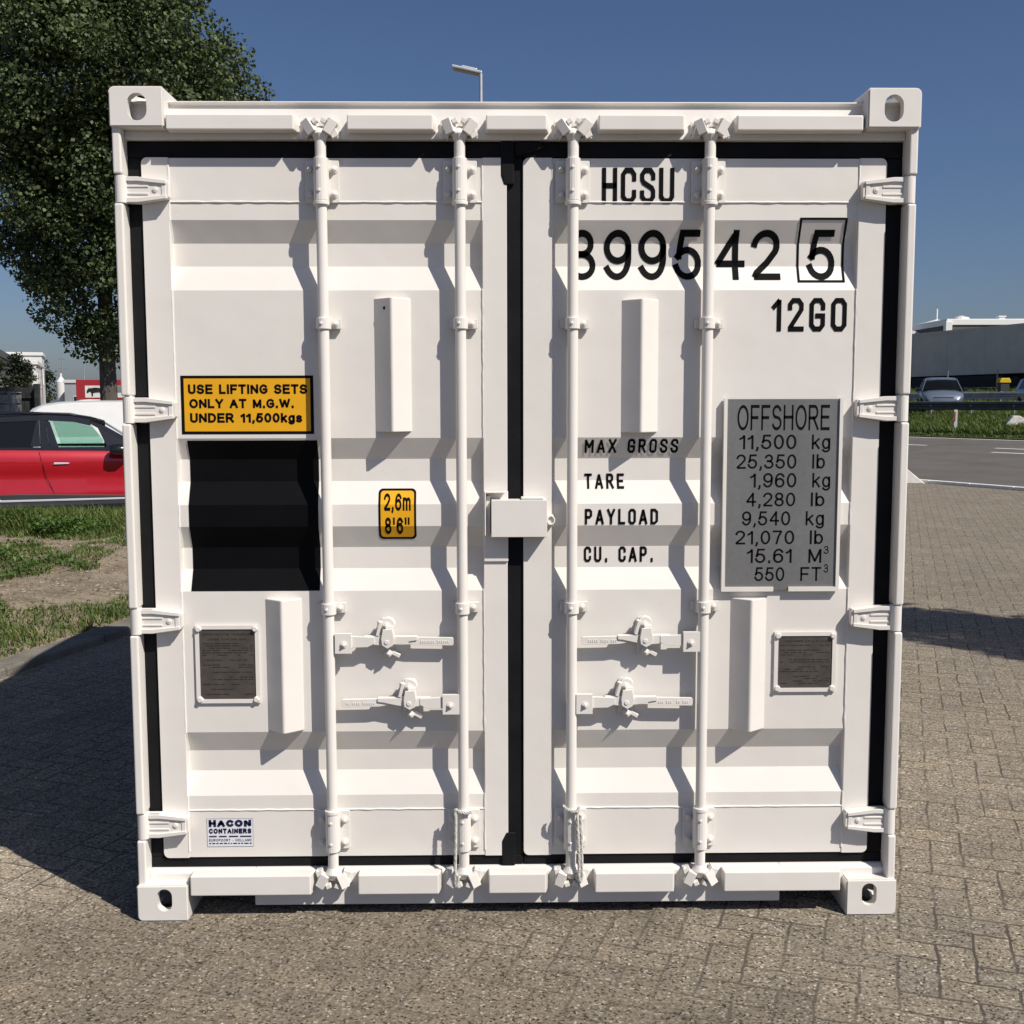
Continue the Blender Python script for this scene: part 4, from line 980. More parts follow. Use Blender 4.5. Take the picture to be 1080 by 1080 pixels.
# ------------------------------------------------------------------ vehicles
def loft(mb, secs, cap=True):
    """secs: list of closed loops of 3D points with equal counts"""
    n = len(secs[0]); vs_ = [p for s in secs for p in s]; fs = []
    for i in range(len(secs)-1):
        for k in range(n): fs.append((i*n+k, i*n+(k+1)%n, (i+1)*n+(k+1)%n, (i+1)*n+k))
    if cap: fs += [tuple(range(n-1, -1, -1)), tuple(range((len(secs)-1)*n, len(secs)*n))]
    return mb.add(vs_, fs)
def interp(tab, x):
    if x <= tab[0][0]: return tab[0][1]
    for (a, b), (c, d) in zip(tab, tab[1:]):
        if x <= c:
            t = (x-a)/(c-a); return b+(d-b)*t
    return tab[-1][1]
def car(S, label, cat, loc, rz, paint, roof_mat, name="parked_car", group=None, seed=0):
    """S: side-view tables along x (forward): low edge, shoulder, crown of bonnet/deck, half width; greenhouse polygons"""
    t = thing(name, label, cat, loc, rz, group)
    xs = S['xs']; n = 34
    def section(x):
        zl, zs, zc, w = (interp(S[k], x) for k in ('low', 'sh', 'crown', 'w')); h = zs-zl
        half = [(0, zl+.03), (w*.80, zl+.02), (w*.955, zl), (w*.990, zl+.10*h), (w*.982, zl+.24*h), (w*.940, zl+.44*h), (w*.952, zl+.58*h), (w, zl+.78*h), (w*.985, zl+.87*h), (w*.948, zl+.965*h), (w*.925, zs), (w*.6, zs+(zc-zs)*.75), (0, zc)]
        return [(x, y, z) for y, z in half]+[(x, -y, z) for y, z in half[-2:0:-1]]
    mb = MB(); st = [xs[0]+(xs[1]-xs[0])*(.5-.5*math.cos(math.pi*k/n)) for k in range(n+1)]
    loft(mb, [section(x) for x in st])
    base = mb.build("tmp", paint)
    cut = []
    for wx in S['wheels']:
        c = MB(); c.cyl((wx, -2, S['wr']), (wx, 2, S['wr']), S['wr']+.055, n=36); cut.append(c.build("tmp", paint))
    me = boolean(base, cut); me.name = "body"
    me.materials.clear(); me.materials.append(paint)
    me.polygons.foreach_set("use_smooth", [True]*len(me.polygons)); me.set_sharp_from_angle(angle=R(38))
    body = bpy.data.objects.new("body", me); COL.objects.link(body); body.parent = t
    W = S['W']
    # wheel wells, wheels
    mb = MB()
    for wx in S['wheels']: mb.cyl((wx, -W+.10, S['wr']), (wx, W-.10, S['wr']), S['wr']+.050, n=28)
    mb.box(S['wheels'][0]-.1, S['wheels'][1]+.1, -W*.8, W*.8, interp(S['low'], 0)-.02, interp(S['low'], 0)+.06)
    mb.build("underbody", M['trim'], t)
    for wx in S['wheels']:
        for s in (1, -1):
            mb = MB(); prof = [(.0, -.09), (S['wr']*.72, -.09), (S['wr']*.93, -.10), (S['wr'], -.07), (S['wr'], .06), (S['wr']*.93, .10), (S['wr']*.70, .092), (S['wr']*.66, .05), (0, .05)]
            ring_ = []
            for k in range(29):
                a = 2*math.pi*k/28; ring_.append([(math.cos(a)*r_, s*o_, math.sin(a)*r_) for r_, o_ in prof])
            loft(mb, ring_, cap=False)
            w_ = mb.build("wheel", M['tyre'], t, smooth=True); w_.location = (wx, s*(W-.115), S['wr'])
            mb = MB(); mb.cyl((0, s*.055, 0), (0, s*.085, 0), S['wr']*.2, S['wr']*.16, 16)
            for k in range(5):
                a = 2*math.pi*k/5+.3; m_ = Matrix.Rotation(-a, 3, 'Y')
                mb.obox(Vector((math.cos(a)*S['wr']*.40, s*.070, math.sin(a)*S['wr']*.40)), (S['wr']*.56, .024, S['wr']*.15), m_)
            mb.tube([(math.cos(2*math.pi*k/28)*S['wr']*.665, s*.083, math.sin(2*math.pi*k/28)*S['wr']*.665) for k in range(29)], .012, 6)
            mb.build("rim", M['alloy'], w_, bevel=.004)
    # greenhouse: y follows the tumblehome from belt to roof
    zb, zr, wb, wt = S['zb'], S['zr'], W*.925, S['wt']
    def yy(z): return wb+(wt-wb)*min(1, max(0, (z-zb)/(zr-zb)))
    def panel(mb, poly, s, off=0., th=.03):
        P = [(x, s*(yy(z)+off), z) for x, z in poly]; Q = [(x, s*(yy(z)+off-th), z) for x, z in poly]; n_ = len(P)
        mb.add(P+Q, [tuple(range(n_)), tuple(range(2*n_-1, n_-1, -1))]+[(k, n_+k, n_+(k+1)%n_, (k+1)%n_) for k in range(n_)])
    for s in (1, -1):
        mb = MB()
        for poly in S['pillars']+(S.get('near', []) if s < 0 else []): panel(mb, poly, s)
        mb.build("window_frame", roof_mat if S.get('frame_roof') else M['gloss_black'], t, bevel=.004)
    mb = MB(); rt = S['roof']; secs = []
    for x, z in rt:
        w_ = wt*S.get('rw', lambda x: 1)(x)
        half = [(0, z+.035), (w_*.55, z+.028), (w_*.90, z+.008), (w_+.004, z-.022), (w_-.02, z-.045), (w_*.5, z-.012), (0, z-.005)]
        secs.append([(x, y, zz) for y, zz in half]+[(x, -y, zz) for y, zz in half[-2:0:-1]])
    loft(mb, secs); roof = mb.build("roof", roof_mat, t, smooth=True, angle=50)
    if S.get('rails'):
        for s in (1, -1):
            a, b = S['rails']; mb = MB()
            mb.tube([(a, s*(wt-.06), interp(rt, a)+.02), (a+.08, s*(wt-.06), interp(rt, a)+.036), ((a+b)/2, s*(wt-.06), interp(rt, (a+b)/2)+.034), (b-.08, s*(wt-.06), interp(rt, b)+.032), (b, s*(wt-.06), interp(rt, b)+.015)], .016, 8)
            mb.build("roof_rail", M['gloss_black'], roof)
    for poly, mat in S['windows']:
        for s in (-1, 1):
            if s == 1 and S.get('far_clear'): mat = 'clear'
            mb = MB(); panel(mb, poly, s, -.010, .005); mb.build("side_window", M[mat], t)
    def screen(mb, xb, zb_, xt, zt, kb=.95, kt=.93):
        P = []
        for i in range(7):
            f = i/6; x = xb+(xt-xb)*f; z = zb_+(zt-zb_)*f+.03*math.sin(math.pi*f)*.5; w_ = (wb*kb)+(wt*kt-wb*kb)*f
            sg = 1 if xb > 0 else -1
            for k in range(9):
                q = -1+2*k/8; P.append((x+sg*.06*(1-q*q), w_*q, z))
        return mb.add(P, [(i*9+k, i*9+k+1, (i+1)*9+k+1, (i+1)*9+k) for i in range(6) for k in range(8)])
    mb = MB(); screen(mb, *S['ws']); mb.build("windscreen", M['screen'], t, smooth=True)
    mb = MB(); screen(mb, *S['rs']); mb.build("rear_window", M[S.get('rear_glass', 'tint')], t, smooth=True)
    # cabin
    for sx, sy in S.get('seats', ()):
        mb = MB(); mb.prism([(sx-.24, .35), (sx+.26, .35), (sx+.26, .52), (sx-.10, .58), (sx-.26, 1.08), (sx-.36, 1.06), (sx-.30, .5)], sy-.24, sy+.24, 'y')
        mb.box(sx-.36, sx-.27, sy-.13, sy+.13, 1.10, 1.30); mb.build("seat", M['seat'], t, bevel=.04)
    for s in (1, -1):                                            # mirrors, handles, lamps
        mx, mz = S['mirror']; mb = MB()
        secs = []
        for f, k in ((0, .6), (.25, .95), (.6, 1), (.9, .85), (1, .55)):
            x = mx+.15-.27*f; secs.append([(x, s*(W+.095+.11*k*math.cos(a)), mz+.085*k*math.sin(a)) for a in [2*math.pi*q/12 for q in range(12)]])
        loft(mb, secs); mb.box(mx-.05, mx+.05, *sorted((s*(wb-.03), s*(W+.05))), mz-.05, mz-.015)
        mb.build("wing_mirror", S.get('mirror_mat', M['gloss_black']), t, smooth=True)
        for hx, hz in S.get('handles', ()):
            mb = MB(); y_ = W*.992; mb.prism([(hx-.11, hz-.02), (hx+.09, hz-.015), (hx+.11, hz+.005), (hx-.10, hz+.012)], *sorted((s*(y_-.02), s*(y_+.014))), axis='y'); mb.build("door_handle", S.get('handle_mat', paint), t, bevel=.008)
        for poly in S.get('seams', ()):
            mb = MB(); mb.tube([(x, s*(interp(S['w'], x)*k-.0015), z) for x, z, k in poly], .0042, 5); mb.build("door_seam", M['gloss_black'], t)
        if 'trim' in S:
            mb = MB(); P = S['trim']
            mb.prism(P, *sorted((s*(W*.96), s*(W+.012))), axis='y'); mb.build("sill_cladding", M['trim'], t, bevel=.01)
            mb = MB(); mb.prism(S['strip'], *sorted((s*(W*.97), s*(W+.022))), axis='y'); mb.build("sill_strip", M['chrome'], t, bevel=.005)
        hx, hz = S['head']; mb = MB()
        w_ = interp(S['w'], hx)
        mb.add([(hx+.14, s*w_*.50, hz-.07), (hx+.02, s*w_*.93, hz-.04), (hx-.16, s*(w_+.012), hz+.03), (hx-.10, s*(w_*.97), hz+.085), (hx+.02, s*w_*.80, hz+.07), (hx+.13, s*w_*.52, hz+.0),
                (hx-.05, s*w_*.50, hz-.07), (hx-.1, s*w_*.85, hz-.04), (hx-.2, s*(w_*.9), hz+.03), (hx-.2, s*(w_*.87), hz+.06), (hx-.15, s*w_*.80, hz+.04), (hx-.05, s*w_*.52, hz+.0)],
               [(0,1,2,3,4,5), (11,10,9,8,7,6)]+[(k, 6+k, 6+(k+1)%6, (k+1)%6) for k in range(6)])
        mb.build("headlight", M['lens'], t, bevel=.01)
        rx, rz = S['tail']; mb = MB(); w_ = interp(S['w'], rx)
        mb.box(rx-.03, rx+.14, *sorted((s*w_*.62, s*(w_+.008))), rz-.09, rz+.09); mb.build("tail_light", M['post_red'], t, bevel=.02)
    mb = MB(); gx = S['grille']; mb.box(gx-.10, gx+.012, -W*.46, W*.46, .50, .66); mb.box(gx-.06, gx+.02, -W*.62, W*.62, .24, .40); mb.build("grille", M['gloss_black'], t, bevel=.02)
    mb = MB(); mb.box(gx+.0, gx+.028, -.26, .26, .42, .53); mb.build("number_plate", M['yellow_cap'], t)
    return t
CROSS = dict(xs=(-2.05, 2.10), W=.89, wt=.66, wr=.335, wheels=(-1.28, 1.32),
    low=[(-2.05, .42), (-1.8, .27), (-.9, .22), (.95, .22), (1.75, .25), (2.10, .40)],
    sh=[(-2.05, .90), (-1.9, 1.02), (-.4, .985), (.9, .955), (1.7, .86), (2.02, .74), (2.10, .62)],
    crown=[(-2.05, .92), (-1.9, 1.04), (.8, 1.0), (.95, 1.03), (1.7, .94), (2.02, .80), (2.10, .65)],
    w=[(-2.05, .72), (-1.85, .83), (-1.4, .885), (0, .89), (1.3, .885), (1.8, .82), (2.02, .70), (2.10, .60)],
    zb=.985, zr=1.50, roof=[(-1.85, 1.36), (-1.55, 1.42), (-.9, 1.475), (-.2, 1.487), (.15, 1.470), (.42, 1.425), (.62, 1.365)],
    pillars=[[(-1.95, 1.0), (-1.50, 1.0), (-1.36, 1.40), (-1.80, 1.36)], [(-.26, .965), (-.14, .965), (-.19, 1.45), (-.27, 1.45)],
             [(.62, 1.05), (.62, .955), (1.13, .955), (.98, 1.09), (.56, 1.345), (.40, 1.40), (.40, 1.36), (.52, 1.29)],
             [(-1.5, .965), (.62, .955), (.62, 1.02), (-1.5, 1.035)], [(-1.40, 1.36), (-.2, 1.405), (.18, 1.385), (.42, 1.325), (.42, 1.415), (.15, 1.47), (-.2, 1.485), (-1.4, 1.43)]],
    windows=[([(-.02, 1.02), (.60, 1.02), (.60, 1.10), (.44, 1.31), (.18, 1.385), (-.13, 1.40)], 'clear'), ([(-1.5, 1.03), (-.36, 1.02), (-.28, 1.41), (-1.38, 1.37)], 'tint')],
    near=[[(-.40, 1.036), (-.262, 1.036), (-.272, 1.40), (-.31, 1.40)], [(-.138, 1.022), (-.02, 1.022), (-.13, 1.395), (-.186, 1.395)]],
    ws=(1.10, 1.0, .50, 1.42), rs=(-1.98, 1.03, -1.72, 1.38), far_clear=1, seats=(), mirror=(.78, .985),
    handles=((.01, .80), (-.98, .83)), handle_mat=None, seams=([(-.28, .96, .955), (-.26, .85, 1.0), (-.20, .62, .972), (-.08, .30, .99)], [(1.02, .93, .955), (1.02, .6, .972), (.97, .30, .99)]),
    trim=[(-.92, .190), (.92, .190), (.92, .32), (.2, .345), (-.55, .37), (-.92, .37)], strip=[(-.90, .262), (.90, .258), (.90, .284), (-.80, .292), (-.93, .36), (-.95, .34)],
    head=(1.86, .76), tail=(-1.95, .90), grille=2.06, rails=(-1.35, .22))
CROSS['handle_mat'] = M['chrome']
HATCH = dict(xs=(-1.98, 2.08), W=.88, wt=.62, wr=.315, wheels=(-1.22, 1.28),
    low=[(-1.98, .40), (-1.7, .24), (-.9, .20), (.95, .20), (1.75, .22), (2.08, .34)],
    sh=[(-1.98, .86), (-1.85, .97), (-.4, .94), (.85, .91), (1.6, .82), (1.95, .70), (2.08, .56)],
    crown=[(-1.98, .88), (-1.85, .99), (.75, .96), (.95, 1.0), (1.6, .93), (1.95, .78), (2.08, .60)],
    w=[(-1.98, .72), (-1.8, .82), (-1.3, .875), (0, .88), (1.2, .875), (1.7, .82), (1.95, .72), (2.08, .58)],
    zb=.95, zr=1.50, roof=[(-1.72, 1.36), (-1.3, 1.44), (-.7, 1.49), (-.1, 1.50), (.2, 1.475), (.42, 1.42), (.52, 1.385)],
    pillars=[[(-1.88, .95), (-1.45, .95), (-1.30, 1.42), (-1.70, 1.36)], [(-.36, .93), (-.22, .93), (-.24, 1.46), (-.34, 1.46)],
             [(1.00, .94), (1.13, .94), (.46, 1.42), (.34, 1.42)], [(-1.45, .925), (1.05, .915), (1.05, .955), (-1.45, .965)], [(-1.34, 1.40), (-.2, 1.445), (.38, 1.405), (.46, 1.42), (.15, 1.485), (-.2, 1.50), (-1.3, 1.45)]],
    windows=[([(-.22, .955), (.98, .95), (.40, 1.39), (-.25, 1.45)], 'screen'), ([(-1.43, .965), (-.36, .955), (-.34, 1.445), (-1.30, 1.40)], 'screen')],
    ws=(1.10, .98, .44, 1.43), rs=(-1.90, 1.0, -1.66, 1.38), rear_glass='screen', seats=((.05, .36), (.05, -.36), (-.75, .36), (-.75, -.36)), mirror=(.80, .99),
    handles=((-.10, .78), (-1.0, .80)), seams=([(-.29, .93, .955), (-.27, .6, .972), (-.2, .28, .99)], [(1.0, .9, .955), (1.0, .6, .972), (.95, .28, .99)]), frame_roof=True,
    head=(1.80, .70), tail=(-1.88, .86), grille=2.05)
VAN = dict(xs=(-2.15, 2.15), W=.91, wt=.80, wr=.32, wheels=(-1.30, 1.40),
    low=[(-2.15, .34), (-1.9, .24), (1.8, .22), (2.15, .36)],
    sh=[(-2.15, 1.05), (.7, 1.05), (1.0, 1.02), (1.7, .90), (2.02, .78), (2.15, .62)],
    crown=[(-2.15, 1.06), (.7, 1.06), (1.05, 1.05), (1.7, .96), (2.02, .82), (2.15, .66)],
    w=[(-2.15, .86), (-1.9, .90), (0, .91), (1.4, .90), (1.85, .82), (2.08, .70), (2.15, .62)],
    zb=1.05, zr=1.70, roof=[(-2.14, 1.45), (-2.06, 1.53), (-1.88, 1.605), (-1.62, 1.645), (-1.3, 1.662), (-.8, 1.675), (.0, 1.67), (.35, 1.645), (.62, 1.59), (.80, 1.52)],
    pillars=[[(-2.13, 1.04), (-.22, 1.04), (-.18, 1.66), (-1.4, 1.655), (-1.88, 1.59), (-2.11, 1.46)], [(.62, 1.04), (1.28, 1.02), (.74, 1.56), (.60, 1.585), (.50, 1.54)], [(-.25, 1.56), (.55, 1.55), (.6, 1.60), (.3, 1.66), (-.25, 1.67)]],
    windows=[([(-.20, 1.05), (.98, 1.03), (.60, 1.54), (-.18, 1.57)], 'screen')],
    ws=(1.26, 1.03, .70, 1.56), rs=(-2.13, 1.1, -2.12, 1.42), seats=((.35, .36), (.35, -.36)), mirror=(.95, 1.10), mirror_mat=M['van_white'],
    handles=((-.12, .92),), seams=([(-.26, 1.04, .955), (-.25, .6, .972), (-.2, .28, .99)],), frame_roof=True, head=(1.90, .80), tail=(-2.08, .95), grille=2.12)
car(CROSS, "red crossover with black roof parked beyond the verge grass", "car", (-6.58, 13.47, 0), R(20), M['red'], M['gloss_black'])
car(VAN, "white panel van parked behind the red crossover", "van", (-6.73, 18.33, 0), R(20), M['van_white'], M['van_white'], name="panel_van")
hx, hy = 20.15, 45.5
car(HATCH, "silver hatchback facing the camera between the two crash barriers", "car", (19.35, 45.3, ground_z(19.35, 45.3)+.012), math.atan2(-.93, -.30), M['silver'], M['silver'], name="hatchback")
car(HATCH, "dark blue grey hatchback just entering at the right edge", "car", (22.05, 41.0, ground_z(22.05, 41.0)+.012), math.atan2(-.93, -.16), M['bluegrey'], M['bluegrey'], name="hatchback")
car(HATCH, "small white hatchback far down the street before the red lorry", "car", (-16.2, 41.2, .28), R(200), M['van_white'], M['van_white'], name="hatchback")

# box lorry with a red body far down the street; only its near end shows past the trunk
lorry = thing("box_lorry", "red box lorry with a white panel showing a dark beast", "lorry", (-34.6, 97.5, 0))
mb = MB(); mb.box(-2.35, 5.6, -1.2, 1.2, 1.0, 3.72); mb.build("cargo_box", M['red_box'], lorry, bevel=.04)
mb = MB(); mb.box(-1.55, 3.4, -1.235, -1.2, 2.15, 3.20); pan = mb.build("panel", M['sign_white'], lorry)
beast = [(0, .30), (.06, .46), (.16, .52), (.2, .62), (.24, .53), (.36, .56), (.70, .60), (1.05, .58), (1.28, .55), (1.36, .40), (1.33, .16), (1.30, .0), (1.20, .0), (1.18, .20), (1.08, .28), (.72, .24), (.56, .22), (.54, .0), (.44, .0), (.42, .22), (.34, .30), (.26, .32), (.14, .24), (.04, .22)]
mb = MB(); mb.prism([(-1.40+x*1.0, 2.28+z*1.25) for x, z in beast], -1.262, -1.236, 'y'); mb.build("emblem", M['gloss_black'], pan)
mb = MB(); mb.prism([(5.7, .5), (7.6, .5), (7.6, 1.5), (7.35, 2.7), (5.7, 2.75)], -1.15, 1.15, 'y'); mb.build("cab", M['red_box'], lorry, bevel=.06)
mb = MB(); mb.box(-1.9, 7.3, -.5, .5, .55, .98); mb.build("chassis", M['chassis'], lorry)
for wx in (-.6, .5, 6.5):
    for s in (-1, 1): mb = MB(); mb.cyl((wx, s*.85, .5), (wx, s*1.15, .5), .5, n=22); mb.build("wheel", M['tyre'], lorry, bevel=.03)

# articulated lorry with a grey curtain trailer beyond the dike
zt = 2.05; tl = thing("articulated_lorry", "long grey curtain sided trailer with a dark blue cab", "lorry", (28.9, 62.6, zt), math.atan2(-7.6, 2.0))
LNT = 13.6
mb = MB(); mb.box(-LNT+4.8, 4.8, -1.25, 1.25, 1.15, 3.85); box_ = mb.build("curtain_body", M['curtain'], tl, bevel=.03)
for s in (-1, 1):
    mb = MB()
    for k in range(5): x = -LNT+4.9+k*3.37; mb.box(x-.05, x+.05, *sorted((s*1.25, s*1.262)), 1.15, 3.85)
    mb.box(-LNT+4.8, 4.8, *sorted((s*1.25, s*1.268)), 3.70, 3.86); mb.build("curtain_frame", M['curtain'], box_)
mb = MB(); mb.box(-LNT+5, 4.6, -.45, .45, .75, 1.14); mb.box(-LNT+6.4, 3.0, -1.22, 1.22, .45, 1.08); mb.build("chassis", M['chassis'], tl)
for wx in (-7.6, -6.3, -5.0, 3.9, 6.9):
    for s in (-1, 1): mb = MB(); mb.cyl((wx, s*.85, .5), (wx, s*1.2, .5), .5, n=22); mb.build("wheel", M['tyre'], tl, bevel=.03)
mb = MB(); mb.prism([(5.3, .45), (7.5, .45), (7.55, 1.6), (7.25, 3.3), (6.6, 3.75), (5.3, 3.8)], -1.24, 1.24, 'y'); cab = mb.build("cab", M['cab_blue'], tl, bevel=.06)
mb = MB(); mb.prism([(7.52, 1.75), (7.56, 1.75), (7.34, 2.95), (7.30, 2.95)], -1.1, 1.1, 'y'); mb.build("windscreen", M['pane'], cab)

# ------------------------------------------------------------------ street furniture
def barrier(v, name, label, u0, u1, step, mat):
    t = thing(name, label, "crash barrier"); zg = zv(v)
    mb = MB(); prof = [(.0, .33), (-.055, .36), (-.055, .44), (.0, .48), (.0, .53), (-.055, .57), (-.055, .65), (.0, .68)]
    vs_, fs = [], []
    us = [u0+(u1-u0)*k/40 for k in range(41)]
    for u in us:
        for dv, z in prof: vs_.append((*uv(u, v+dv), zg+z+.06))
    n = len(prof); fs = [(i*n+k, i*n+k+1, (i+1)*n+k+1, (i+1)*n+k) for i in range(40) for k in range(n-1)]
    mb.add(vs_, fs); o = mb.build("rail", mat, t, fix=False); m_ = o.modifiers.new("solid", 'SOLIDIFY'); m_.thickness = .012
    u = u0
    rot = Matrix.Rotation(math.atan2(DN.y, DN.x), 3, 'Z')
    while u < u1:
        mb = MB(); c = uv(u, v+.10); mb.obox((c[0], c[1], zg+.33), (.06, .012, .86), rot); mb.obox((c[0]-NN.x*.05, c[1]-NN.y*.05, zg+.33), (.012, .10, .86), rot)
        mb.obox((c[0]+NN.x*.05, c[1]+NN.y*.05, zg+.33), (.06, .012, .86), rot); mb.obox((c[0]-NN.x*.07, c[1]-NN.y*.07, zg+.60), (.05, .10, .14), rot); mb.build("barrier_post", M['galv'], t)
        u += step
    return t
barrier(35.5, "crash_barrier", "dark steel crash barrier in front of the silver hatchback", 0, 60, 2.0, M['dark_galv'])
barrier(42.2, "crash_barrier", "pale steel crash barrier running behind the silver hatchback", 0, 64, 4.0, M['galv'])
# marker post on the bank
gx, gy = 16.85, 37.5; mp = thing("marker_post", "white roadside marker post with a red reflector", "post", (gx, gy, ground_z(gx, gy)-.03), R(-20))
mb = MB(); mb.prism([(-.06, -.04), (.06, -.04), (.035, .05), (-.035, .05)], 0, .92, 'z'); mb.build("post", M['van_white'], mp, bevel=.008)
mb = MB(); mb.box(-.045, -.005, -.048, -.0405, .50, .84); mb.build("reflector", M['post_red'], mp)
# concrete wedges on the pavement
def wedge(name, label, loc, rz, w, d, h):
    mb = MB(); mb.add([(-w/2, -d/2, 0), (w/2, -d/2, 0), (w/2, d/2, 0), (-w/2, d/2, 0), (-w*.22, -d*.36, h), (-w*.05, -d*.36, h), (-w*.05, d*.36, h), (-w*.22, d*.36, h)],
                      [(0,3,2,1),(4,5,6,7),(0,1,5,4),(1,2,6,5),(2,3,7,6),(3,0,4,7)])
    o = mb.build(name, M['concrete'], bevel=.02); o.location = loc; o.rotation_euler.z = rz
    return tag(o, label, "block")
wedge("concrete_block", "pale concrete wedge block standing by the container at the road kerb", (8.2, 19.15, .0), R(-8), .86, .45, .40)
wedge("concrete_block", "pale concrete wedge block at the foot of the grass bank", (18.98, 36.9, ground_z(18.98, 36.9)), R(-18), 1.3, .8, .46)
# cabinet with a yellow cap
gx, gy = 24.8, 51.2; zg = ground_z(gx, gy); cb = thing("roadside_cabinet", "black roadside cabinet with a yellow cap behind the barriers", "cabinet", (gx, gy, zg))
mb = MB(); mb.box(-.22, .22, -.18, .18, 0, 1.02-.1); mb.build("housing", M['trim'], cb, bevel=.02)
mb = MB(); mb.prism([(-.27, .93), (.27, .93), (.27, 1.04), (.20, 1.16), (-.20, 1.16), (-.27, 1.04)], -.22, .22, 'y'); mb.build("cap", M['yellow_cap'], cb, bevel=.02)
# fence posts in front of the trailer
for k in range(9):
    u, v = 26+3.4*k*1.0, 51.4; x, y = uv(u, v); zz = ground_z(x, y)
    mb = MB(); mb.cyl((0, 0, -.1), (0, 0, 1.35), .045, .04, 8)
    for q in (.5, .9, 1.25): mb.cyl((0, 0, q), (.0, -.06, q), .012, n=6)
    o = mb.build("fence_post", M['galv']); o.location = (x, y, zz); tag(o, "slim pale fence post on the grass before the grey trailer", "post", "fence posts before the trailer")
# street lamp, only its head rises over the container
lx, ly = -.40, 26.5; lamp = thing("street_lamp", "tall grey street lamp whose flat head shows above the container", "street lamp", (lx, ly, 0))
mb = MB(); mb.tube([(0, 0, 0), (0, 0, 2), (0, 0, 6), (0, 0, 10.14)], [.095, .085, .065, .042], 16); mb.cyl((0, 0, 0), (0, 0, .9), .11, .105, 16); pole = mb.build("pole", M['lamp_grey'], lamp, smooth=True)
mb = MB(); hd = Matrix.Rotation(R(12), 3, 'Y')
mb.obox((-.36, .10, 10.235), (.80, .30, .075), hd); mb.obox((-.30, .10, 10.285), (.42, .20, .05), hd); mb.cyl((0, 0, 10.05), (-.02, .05, 10.18), .05, .055, 12); head = mb.build("lamp_head", M['lamp_grey'], lamp, bevel=.02)
mb = MB(); mb.obox((-.37, .10, 10.192), (.66, .24, .012), hd); mb.build("lamp_panel", M['lamp_glass'], head)
# small sign beside the trunk
sg = thing("road_sign", "small grey plate on a thin pole right of the tree trunk", "sign", (-13.55, 36.8, 0))
mb = MB(); mb.cyl((0, 0, 0), (0, 0, 2.85), .035, n=10); mb.build("pole", M['galv'], sg)
mb = MB(); mb.prism(rect(-.12, .28, 2.02, 2.27, .03), -.06, -.04, 'y'); mb.build("plate", M['galv'], sg)

# ------------------------------------------------------------------ buildings
def block(name, label, cat, loc, rz, L_, D_, H_, wall, roof, parapet=.3, wins=(), doors=(), band=None, bandh=.5):
    t = thing(name, label, cat, loc, rz)
    mb = MB(); mb.box(0, L_, 0, D_, 0, H_); wl = mb.build("wall", wall, t)
    mb = MB(); mb.box(-.12, L_+.12, -.12, D_+.12, H_-parapet, H_+.06); mb.build("roof", roof, t, bevel=.03)
    if band: mb = MB(); mb.box(-.04, L_+.04, -.05, D_+.04, H_-parapet-bandh, H_-parapet-.004); mb.build("fascia", band, t)
    for x, z, w, h in wins:
        mb = MB(); mb.box(x, x+w, -.06, .0, z, z+h); f = mb.build("window", M['van_white'], t)
        mb = MB(); mb.box(x+.07, x+w-.07, -.072, -.0605, z+.07, z+h-.07); mb.build("pane", M['pane'], f)
    for x, w, h in doors:
        mb = MB(); mb.box(x, x+w, -.05, 0, 0, h)
        for k in range(int(h/.35)): mb.box(x+.03, x+w-.03, -.058, -.0505, .35*k+.02, .35*k+.3)
        mb.build("door", M['bld_grey'], t)
    return t
rz = math.atan2(.94, -.33)
block("workshop", "long low workshop with dark cladding above a white wall at left", "building", (-25.2, 53, 0), rz, 38, 14, 4.55, M['bld_white'], M['bld_dark'], .35,
      wins=[(3+5*k, 1.0, 2.2, 1.4) for k in range(6)], doors=[(33, 3, 3)], band=M['bld_dark'], bandh=1.15)
# the long wall faces the street; mirror the depth
block("office_building", "white building with a flat roof beyond the dark workshop", "building", (-38.6, 92, 0), rz, 9, 10, 5.2, M['bld_white'], M['bld_white'], .3, wins=[(1.2+2.6*k, 3.0, 1.6, 1.2) for k in range(3)], doors=[(5, 1.2, 2.2)])
block("tower_block", "narrow white stair tower with a brown edge near the far street", "building", (-42.1, 102, 0), rz, 5, 5, 6.3, M['bld_white'], M['bld_white'], .25, wins=[(1, 3.4, 1, 1.6)])
o = block("gate_pier", "narrow red brick pier between the white buildings", "pier", (-41.75, 101, 0), rz, .7, .7, 5.0, M['brick'], M['brick'], .15)
block("storage_hall", "pale hall with a low roof at the far end of the street", "building", (-50, 128, 0), 0, 7, 9, 4.3, M['bld_grey'], M['bld_white'], .3, wins=[(1, 1.5, 1.2, 1), (4, 1.5, 1.2, 1)])
block("storage_shed", "small cream shed beside the pale hall down the street", "building", (-44.2, 120, 0), 0, 4.2, 5, 3.4, M['sign_white'], M['bld_tan'], .25, doors=[(1.5, 1.4, 2.2)])
# masts and silo down the street
for x, y, h, r_, lab in ((-50.2, 135, 9.8, .09, "thin mast standing left of the red lorry in the distance"), (-45.3, 130, 8.0, .07, "shorter thin mast just left of the red lorry"), (-53.2, 136, 7.8, .10, "thin mast rising over the white far buildings")):
    o = MB(); o.cyl((0, 0, 0), (0, 0, h), r_, r_*.6, 8)
    for q in (.75, .9): o.box(-.5, .5, -.03, .03, h*q, h*q+.06)
    o = o.build("mast", M['galv']); o.location = (x, y, 0); tag(o, lab, "mast")
o = MB(); o.cyl((0, 0, 0), (0, 0, 4.2), .55, n=20); o.cyl((0, 0, 4.2), (0, 0, 4.8), .55, .12, 20); o.cyl((0, 0, 4.8), (0, 0, 5.2), .12, n=8); o = o.build("silo", M['sign_white'], smooth=True); o.location = (-51.5, 131, 0)
tag(o, "pale round silo with a conical top down the street", "silo")
